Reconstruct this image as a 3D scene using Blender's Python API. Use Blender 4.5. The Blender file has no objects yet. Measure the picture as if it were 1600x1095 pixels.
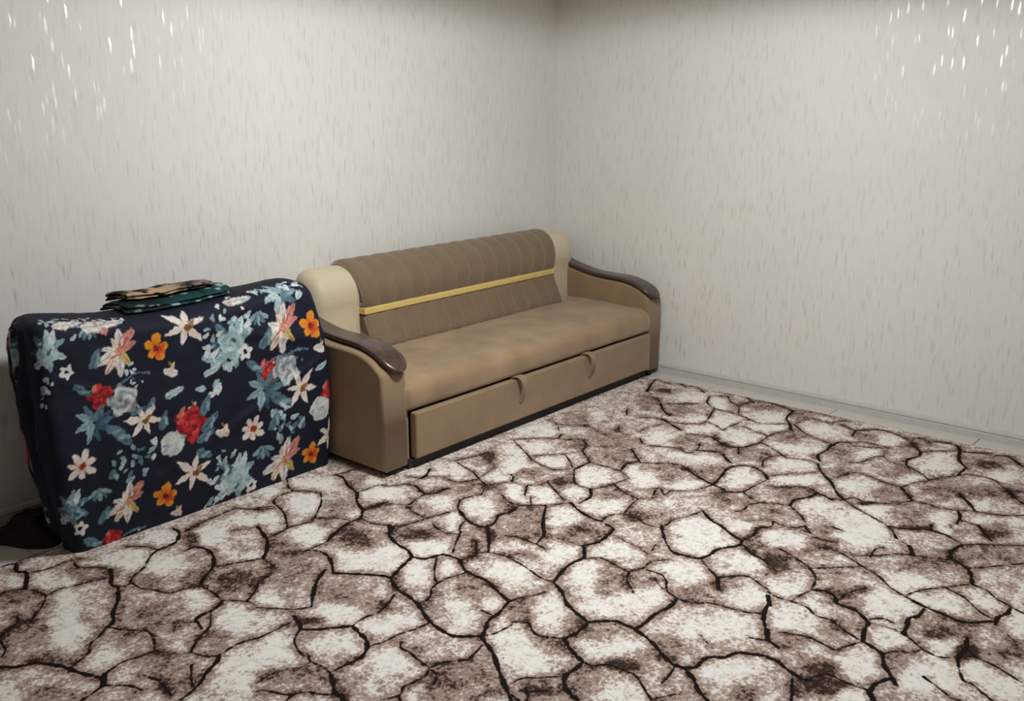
import bpy, bmesh, math, random
import numpy as np
from mathutils import Vector, Matrix
random.seed(7); rng = np.random.default_rng(7)
C = bpy.context.scene.collection
scn = bpy.context.scene
PI = math.pi
# ------------------------------------------------------------------ camera, light, exposure
cam_d = bpy.data.cameras.new('camera'); cam = bpy.data.objects.new('camera', cam_d); C.objects.link(cam)
cam_d.sensor_width = 36.0; cam_d.sensor_fit = 'HORIZONTAL'; cam_d.lens = 32.883
cam_d.clip_start = 0.02
YAW, TILT, ROLL = 0.705832, 0.257879, -0.00133
F = Vector((math.cos(YAW)*math.cos(TILT), math.sin(YAW)*math.cos(TILT), -math.sin(TILT)))
Rr = Vector((math.sin(YAW), -math.cos(YAW), 0)); U = Rr.cross(F)
R2 = Rr*math.cos(ROLL)+U*math.sin(ROLL); U2 = -Rr*math.sin(ROLL)+U*math.cos(ROLL)
M = Matrix.Identity(4)
for i in range(3):
    M[i][0] = R2[i]; M[i][1] = U2[i]; M[i][2] = -F[i]
M[2][3] = 1.5
cam.matrix_world = M
scn.camera = cam
scn.view_settings.view_transform = 'Standard'; scn.view_settings.look = 'None'
scn.view_settings.exposure = 0.0; scn.view_settings.gamma = 1.0; scn.view_settings.use_curve_mapping = False
w = bpy.data.worlds.new('world'); scn.world = w; w.use_nodes = True
w.node_tree.nodes['Background'].inputs[0].default_value = (1, .98, .95, 1)
w.node_tree.nodes['Background'].inputs[1].default_value = 0.05
def lamp(name, kind, loc, power, size, col, rot=(0, 0, 0)):
    d = bpy.data.lights.new(name, kind); o = bpy.data.objects.new(name, d); C.objects.link(o)
    o.location = loc; o.rotation_euler = rot; d.energy = power; d.color = col
    if kind == 'AREA':
        d.shape = 'DISK'; d.size = size
    else:
        d.shadow_soft_size = size
    return o
lamp('ceiling_light', 'AREA', (2.5, 1.7, 2.22), 24, .46, (.985, 1, .99))
sl = lamp('ceiling_light_shade', 'SPOT', (2.5, 1.7, 2.15), 80, .12, (.985, 1, .985))
sl.data.spot_size = math.radians(175); sl.data.spot_blend = .10

# ------------------------------------------------------------------ helpers
def srgb(r, g, b):
    f = lambda c: (c/12.92 if c <= .04045 else ((c+.055)/1.055)**2.4)
    return (f(r/255), f(g/255), f(b/255), 1)

class NT:
    """small node-tree helper"""
    def __init__(self, name):
        self.m = bpy.data.materials.new(name); self.m.use_nodes = True
        self.t = self.m.node_tree; self.b = self.t.nodes['Principled BSDF']
    def n(self, kind, **kw):
        nd = self.t.nodes.new(kind)
        for k, v in kw.items(): setattr(nd, k, v)
        return nd
    def l(self, a, b): self.t.links.new(a, b)
    def val(self, s, v):
        if hasattr(v, 'is_linked') or hasattr(v, 'links'): self.l(v, s)
        else: s.default_value = v
    def math(self, op, a, b=0.0, clamp=False):
        nd = self.n('ShaderNodeMath', operation=op, use_clamp=clamp)
        self.val(nd.inputs[0], a); self.val(nd.inputs[1], b); return nd.outputs[0]
    def rng(self, v, a, b, c=0.0, d=1.0):
        nd = self.n('ShaderNodeMapRange', interpolation_type='SMOOTHSTEP')
        self.val(nd.inputs[0], v)
        for i, x in enumerate((a, b, c, d)): nd.inputs[i+1].default_value = x
        return nd.outputs[0]
    def noise(self, vec, scale, detail=3, rough=.55, out='Fac'):
        nd = self.n('ShaderNodeTexNoise'); nd.inputs['Scale'].default_value = scale
        nd.inputs['Detail'].default_value = detail; nd.inputs['Roughness'].default_value = rough
        if vec is not None: self.l(vec, nd.inputs['Vector'])
        return nd.outputs[out]
    def mix(self, f, a, b):
        nd = self.n('ShaderNodeMix', data_type='RGBA')
        self.val(nd.inputs[0], f); self.val(nd.inputs[6], a); self.val(nd.inputs[7], b); return nd.outputs[2]
    def ramp(self, f, stops):
        nd = self.n('ShaderNodeValToRGB'); r = nd.color_ramp
        while len(r.elements) < len(stops): r.elements.new(.5)
        for e, (p, c) in zip(r.elements, stops): e.position = p; e.color = c
        self.l(f, nd.inputs[0]); return nd.outputs[0]
    def bump(self, h, strength=.3, dist=.002):
        nd = self.n('ShaderNodeBump'); nd.inputs['Strength'].default_value = strength
        nd.inputs['Distance'].default_value = dist; self.l(h, nd.inputs['Height'])
        self.l(nd.outputs[0], self.b.inputs['Normal'])
    def coord(self): return self.n('ShaderNodeTexCoord').outputs['Object']
    def set(self, **kw):
        for k, v in kw.items(): self.val(self.b.inputs[k.replace('_', ' ')], v)
        return self.m

def obj(name, me, mat=None, parent=None, smooth=True, auto=None):
    if isinstance(me, bmesh.types.BMesh):
        bm = me; bmesh.ops.recalc_face_normals(bm, faces=bm.faces)
        me = bpy.data.meshes.new(name); bm.to_mesh(me); bm.free()
    o = bpy.data.objects.new(name, me); C.objects.link(o)
    if mat: me.materials.append(mat)
    if smooth: me.polygons.foreach_set('use_smooth', [True]*len(me.polygons))
    if auto:
        md = o.modifiers.new('weighted', 'WEIGHTED_NORMAL'); md.keep_sharp = True
    if parent: o.parent = parent
    return o
def thing(name, label, cat, loc=(0, 0, 0), group=None):
    o = bpy.data.objects.new(name, None); C.objects.link(o); o.location = loc
    o['label'] = label; o['category'] = cat
    if group: o['group'] = group
    return o
def tag(o, label, cat, group=None):
    o['label'] = label; o['category'] = cat
    if group: o['group'] = group
    return o
def struct(o): o['kind'] = 'structure'; return o

def box_bm(x0, x1, y0, y1, z0, z1, bev=0.0, seg=2, bm=None):
    bm = bm or bmesh.new()
    r = bmesh.ops.create_cube(bm, size=1)
    vs = r['verts']
    bmesh.ops.scale(bm, vec=(x1-x0, y1-y0, z1-z0), verts=vs)
    bmesh.ops.translate(bm, vec=((x0+x1)/2, (y0+y1)/2, (z0+z1)/2), verts=vs)
    if bev:
        es = list({e for v in vs for e in v.link_edges})
        bmesh.ops.bevel(bm, geom=es, offset=bev, segments=seg, profile=.5, affect='EDGES')
    return bm
def grid_mesh(name, P, wrap_j=False, caps=False):
    """P: array (n, m, 3) of points -> quad mesh"""
    n, m = P.shape[:2]
    idx = np.arange(n*m).reshape(n, m)
    if wrap_j: idx = np.concatenate([idx, idx[:, :1]], 1)
    q = np.stack([idx[:-1, :-1], idx[1:, :-1], idx[1:, 1:], idx[:-1, 1:]], -1).reshape(-1, 4)
    return quads_mesh(name, P.reshape(-1, 3), q, [list(idx[0, :m][::-1]), list(idx[-1, :m])] if caps else [])
def quads_mesh(name, V, Q, extra=()):
    me = bpy.data.meshes.new(name)
    nl = len(Q)*4+sum(len(e) for e in extra)
    me.vertices.add(len(V)); me.vertices.foreach_set('co', np.asarray(V, dtype=np.float32).ravel())
    me.loops.add(nl); me.polygons.add(len(Q)+len(extra))
    lv = np.concatenate([np.asarray(Q).ravel()]+[np.asarray(e) for e in extra]).astype(np.int32)
    st = list(np.arange(len(Q))*4); p = len(Q)*4
    for e in extra: st.append(p); p += len(e)
    me.loops.foreach_set('vertex_index', lv)
    me.polygons.foreach_set('loop_start', np.asarray(st, dtype=np.int32))
    me.update(calc_edges=True); me.validate()
    return me
def spline(pts, n):
    """Catmull-Rom through 2-D / 3-D points, n samples"""
    P = np.asarray(pts, float); P = np.vstack([2*P[0]-P[1], P, 2*P[-1]-P[-2]])
    t = np.linspace(0, len(pts)-1-1e-9, n); i = t.astype(int); f = (t-i)[:, None]
    a, b, c, d = P[i], P[i+1], P[i+2], P[i+3]
    return .5*((2*b)+(c-a)*f+(2*a-5*b+4*c-d)*f*f+(3*b-a-3*c+d)*f**3)
def tube(path, r, seg=8, flat=1.0):
    """tube mesh points along a 3-D path; r scalar or array"""
    P = np.asarray(path, float); n = len(P); r = np.broadcast_to(r, n)
    T = np.gradient(P, axis=0); T /= np.linalg.norm(T, axis=1)[:, None]+1e-12
    up = np.array([0, 0, 1.0]) if abs(T[:, 2]).mean() < .8 else np.array([1.0, 0, 0])
    S = np.cross(T, up); S /= np.linalg.norm(S, axis=1)[:, None]; W = np.cross(S, T)
    a = np.linspace(0, 2*PI, seg, endpoint=False)
    return P[:, None]+r[:, None, None]*(np.cos(a)[None, :, None]*S[:, None]+flat*np.sin(a)[None, :, None]*W[:, None])
def vnoise(X, Y, scale, seed, octs=3):
    """cheap value noise on arrays"""
    out = np.zeros_like(X, dtype=float); amp = 1.0; tot = 0
    for o in range(octs):
        r = np.random.default_rng(seed+o*17).random((64, 64))
        x = X*scale*2**o; y = Y*scale*2**o
        i = np.floor(x).astype(int); j = np.floor(y).astype(int); fx = x-i; fy = y-j
        fx = fx*fx*(3-2*fx); fy = fy*fy*(3-2*fy)
        g = lambda a, b: r[a % 64, b % 64]
        out += amp*((g(i, j)*(1-fx)+g(i+1, j)*fx)*(1-fy)+(g(i, j+1)*(1-fx)+g(i+1, j+1)*fx)*fy)
        tot += amp; amp *= .5
    return out/tot*2-1
def sstep(a, b, x):
    t = np.clip((x-a)/(b-a), 0, 1); return t*t*(3-2*t)

# ------------------------------------------------------------------ materials
def fabric(name, col, var=.12, sheen=.25, rough=.85, scale=9, weave=900):
    m = NT(name); c = m.coord()
    f = m.noise(c, scale, 4)
    d = tuple(x*(1-var*1.3) for x in col[:3])+(1,); e = tuple(min(1, x*(1+var)) for x in col[:3])+(1,)
    m.set(Base_Color=m.ramp(f, [(.3, d), (.7, e)]), Roughness=rough, Sheen_Weight=sheen, Sheen_Roughness=.5)
    m.bump(m.math('ADD', m.noise(c, weave, 1), m.math('MULTIPLY', m.noise(c, 26, 3), 3.0)), .25, .0012)
    return m.m
def plain(name, col, rough=.5, metal=0, coat=0, var=.06, scale=30, bump=0):
    m = NT(name); c = m.coord(); f = m.noise(c, scale, 4)
    d = tuple(x*(1-var) for x in col[:3])+(1,); e = tuple(min(1, x*(1+var)) for x in col[:3])+(1,)
    m.set(Base_Color=m.ramp(f, [(.3, d), (.7, e)]), Roughness=rough, Metallic=metal, Coat_Weight=coat, Coat_Roughness=.15)
    if bump: m.bump(f, bump, .001)
    return m.m
def wood(name, c0, c1):
    m = NT(name); c = m.coord()
    mp = m.n('ShaderNodeMapping'); mp.inputs['Scale'].default_value = (60, 4, 60); m.l(c, mp.inputs[0])
    f = m.noise(mp.outputs[0], 1.0, 6)
    m.set(Base_Color=m.ramp(f, [(.3, c0), (.7, c1)]), Roughness=.32, Coat_Weight=.35, Coat_Roughness=.22)
    m.bump(f, .08, .001)
    return m.m
def wallpaper(name, axis):
    """warm white vinyl paper with short vertical brush strokes, some of them foil"""
    m = NT(name); c = m.coord(); sp = m.n('ShaderNodeSeparateXYZ'); m.l(c, sp.inputs[0])
    u = sp.outputs[axis]; v = sp.outputs[2]
    def strokes(su, sv, seed, lo, hi):
        cb = m.n('ShaderNodeCombineXYZ')
        wob = m.math('MULTIPLY', m.noise(c, 22, 2), .012)
        m.l(m.math('MULTIPLY', m.math('ADD', u, wob), su), cb.inputs[0])
        m.l(m.math('MULTIPLY', v, sv), cb.inputs[1]); cb.inputs[2].default_value = seed
        vo = m.n('ShaderNodeTexVoronoi', voronoi_dimensions='3D'); vo.inputs['Scale'].default_value = 1; vo.inputs['Randomness'].default_value = .95
        m.l(cb.outputs[0], vo.inputs['Vector'])
        sc = m.n('ShaderNodeSeparateColor'); m.l(vo.outputs['Color'], sc.inputs[0])
        shape = m.rng(vo.outputs['Distance'], .46, .16)
        return m.math('MULTIPLY', shape, m.rng(sc.outputs[0], lo, hi)), sc.outputs[1], sc.outputs[2]
    dark, r1, r2 = strokes(68, 12, 3.3, .5, .85)
    dark2, _, _ = strokes(38, 8, 9.1, .45, .8)
    foil, f1, f2 = strokes(66, 11, 21.7, .66, .80)
    base = m.ramp(m.noise(c, 1.3, 2), [(.3, srgb(224, 222, 218)), (.7, srgb(229, 227, 223))])
    fine = m.noise(c, 140, 3)
    fibre_map = m.n('ShaderNodeMapping'); fibre_map.inputs['Scale'].default_value = (160, 160, 10); m.l(c, fibre_map.inputs[0])
    fib = m.noise(fibre_map.outputs[0], 1, 3)
    base = m.mix(m.rng(fib, .45, .75, 0, .30), base, srgb(206, 203, 197))
    tint = m.mix(r1, srgb(186, 182, 174), srgb(198, 193, 184))
    col = m.mix(m.math('MULTIPLY', dark2, .3), base, srgb(206, 200, 190))
    col = m.mix(m.math('MULTIPLY', dark, m.math('ADD', m.math('MULTIPLY', r2, .5), .12)), col, tint)
    col = m.mix(m.math('MULTIPLY', foil, .4), col, srgb(224, 221, 213))
    m.set(Base_Color=col, Roughness=m.math('SUBTRACT', .62, m.math('MULTIPLY', foil, .24)),
          Metallic=m.math('MULTIPLY', foil, .30), Specular_IOR_Level=.35)
    h = m.math('ADD', m.math('MULTIPLY', fib, .6), m.math('ADD', m.math('MULTIPLY', dark, .5), m.math('MULTIPLY', foil, .8)))
    m.bump(m.math('ADD', h, m.math('MULTIPLY', fine, .25)), .28, .0012)
    return m.m

M_wall_l = wallpaper('wallpaper_left', 0)
M_wall_r = wallpaper('wallpaper_right', 1)
M_ceiling = plain('ceiling_paint', srgb(226, 222, 214), .8)
M_skirt = plain('skirting_plastic', srgb(196, 193, 189), .4)
M_skirt_d = plain('skirting_cap', srgb(172, 169, 165), .45)
M_wall_far = plain('dim_bounce_wall', srgb(184, 178, 168), .8)  # unseen walls, tone lowered to weaken their bounce light
M_tile = plain('floor_tile_glaze', srgb(205, 200, 194), .35, var=.05, scale=7)
M_grout = plain('grout', srgb(150, 146, 140), .9)
M_brown = fabric('brown_suede', srgb(145, 119, 89), .10, .3, .8, 7)
M_seat = fabric('brown_seat_suede', srgb(152, 125, 94), .17, .3, .8, 6)
M_back = fabric('brown_back_shaded', srgb(121, 101, 77), .07, .3, .8, 12)  # shade put into the colour: sofa brown darkened for the upright back
M_cream = fabric('cream_leatherette', srgb(208, 194, 166), .04, .05, .55, 5, 500)
M_seam = fabric('pale_seam_highlight', srgb(142, 122, 96), .05, .1, .8)  # paler than the cushions: ridge highlights painted along the seams
M_gold = plain('gold_trim', srgb(232, 206, 130), .4, .2, var=.1, scale=60)
M_wood = wood('dark_walnut', srgb(52, 38, 32), srgb(84, 66, 58))
M_black = plain('black_plinth', srgb(26, 23, 21), .7)
M_blackcloth = fabric('black_cloth', srgb(20, 19, 20), .2, .0, .9, 20)
# ------------------------------------------------------------------ room shell
XW, YW = 4.519, 3.502
X0, Y0, HC = -1.6, -1.9, 2.5
T = .12
def slab(name, x0, x1, y0, y1, z0, z1, mat):
    return struct(obj(name, box_bm(x0, x1, y0, y1, z0, z1), mat, smooth=False))
slab('wall_left', X0-T, XW+T, YW, YW+T, -.15, HC+.1, M_wall_l)
slab('wall_right', XW, XW+T, Y0-T, YW, -.15, HC+.1, M_wall_r)
slab('wall_rear', X0-T, XW+T, Y0-T, Y0, -.15, HC+.1, M_wall_far)
slab('wall_near', X0-T, X0, Y0, YW, -.15, HC+.1, M_wall_far)
slab('ceiling', X0, XW, Y0, YW, HC, HC+.1, M_ceiling)
floor = slab('floor', X0, XW, Y0, YW, -.15, -.006, M_grout)
S = .67
tiles = {}
for i in range(10):
    for j in range(-5, 5):
        x1 = XW-.0-S*i; x0 = max(x1-S, X0); y0 = max(1.0+S*(j-0), Y0); y1 = min(1.0+S*(j+1), YW)
        if x1-x0 < .05 or y1-y0 < .02: continue
        key = (round(x1-x0, 3), round(y1-y0, 3)); g = .0016
        if key not in tiles:
            bm = box_bm(-key[0]/2+g, key[0]/2-g, -key[1]/2+g, key[1]/2-g, -.008, 0, .0012, 1)
            o = obj('floor_tile', bm, M_tile, floor, smooth=False); tiles[key] = o.data
        else:
            o = obj('floor_tile', tiles[key], None, floor, smooth=False)
        o.location = ((x0+x1)/2, (y0+y1)/2, 0)
def skirting(name, along, a0, a1):
    prof = [(0, 0), (.017, 0), (.017, .030), (.0145, .034), (.0145, .038), (.010, .050), (.004, .055), (0, .055)]
    bm = bmesh.new()
    rows = []
    for a in (a0, a1):
        rows.append([bm.verts.new((a, YW-d, z) if along == 'x' else (XW-d, a, z)) for d, z in prof])
    n = len(prof)
    for k in range(n):
        bm.faces.new((rows[0][k], rows[0][(k+1) % n], rows[1][(k+1) % n], rows[1][k]))
    bm.faces.new(rows[0]); bm.faces.new(rows[1][::-1])
    b = struct(obj(name, bm, M_skirt, smooth=False))
    cap = bmesh.new()
    if along == 'x': box_bm(a0, a1, YW-.0165, YW-.0105, .0325, .0395, bm=cap)
    else: box_bm(XW-.0165, XW-.0105, a0, a1, .0325, .0395, bm=cap)
    obj('cable_channel_lid', cap, M_skirt_d, b, smooth=False)
    return b
skirting('baseboard_left', 'x', X0, XW-.018)
skirting('baseboard_right', 'y', Y0, YW-.018)

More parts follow.
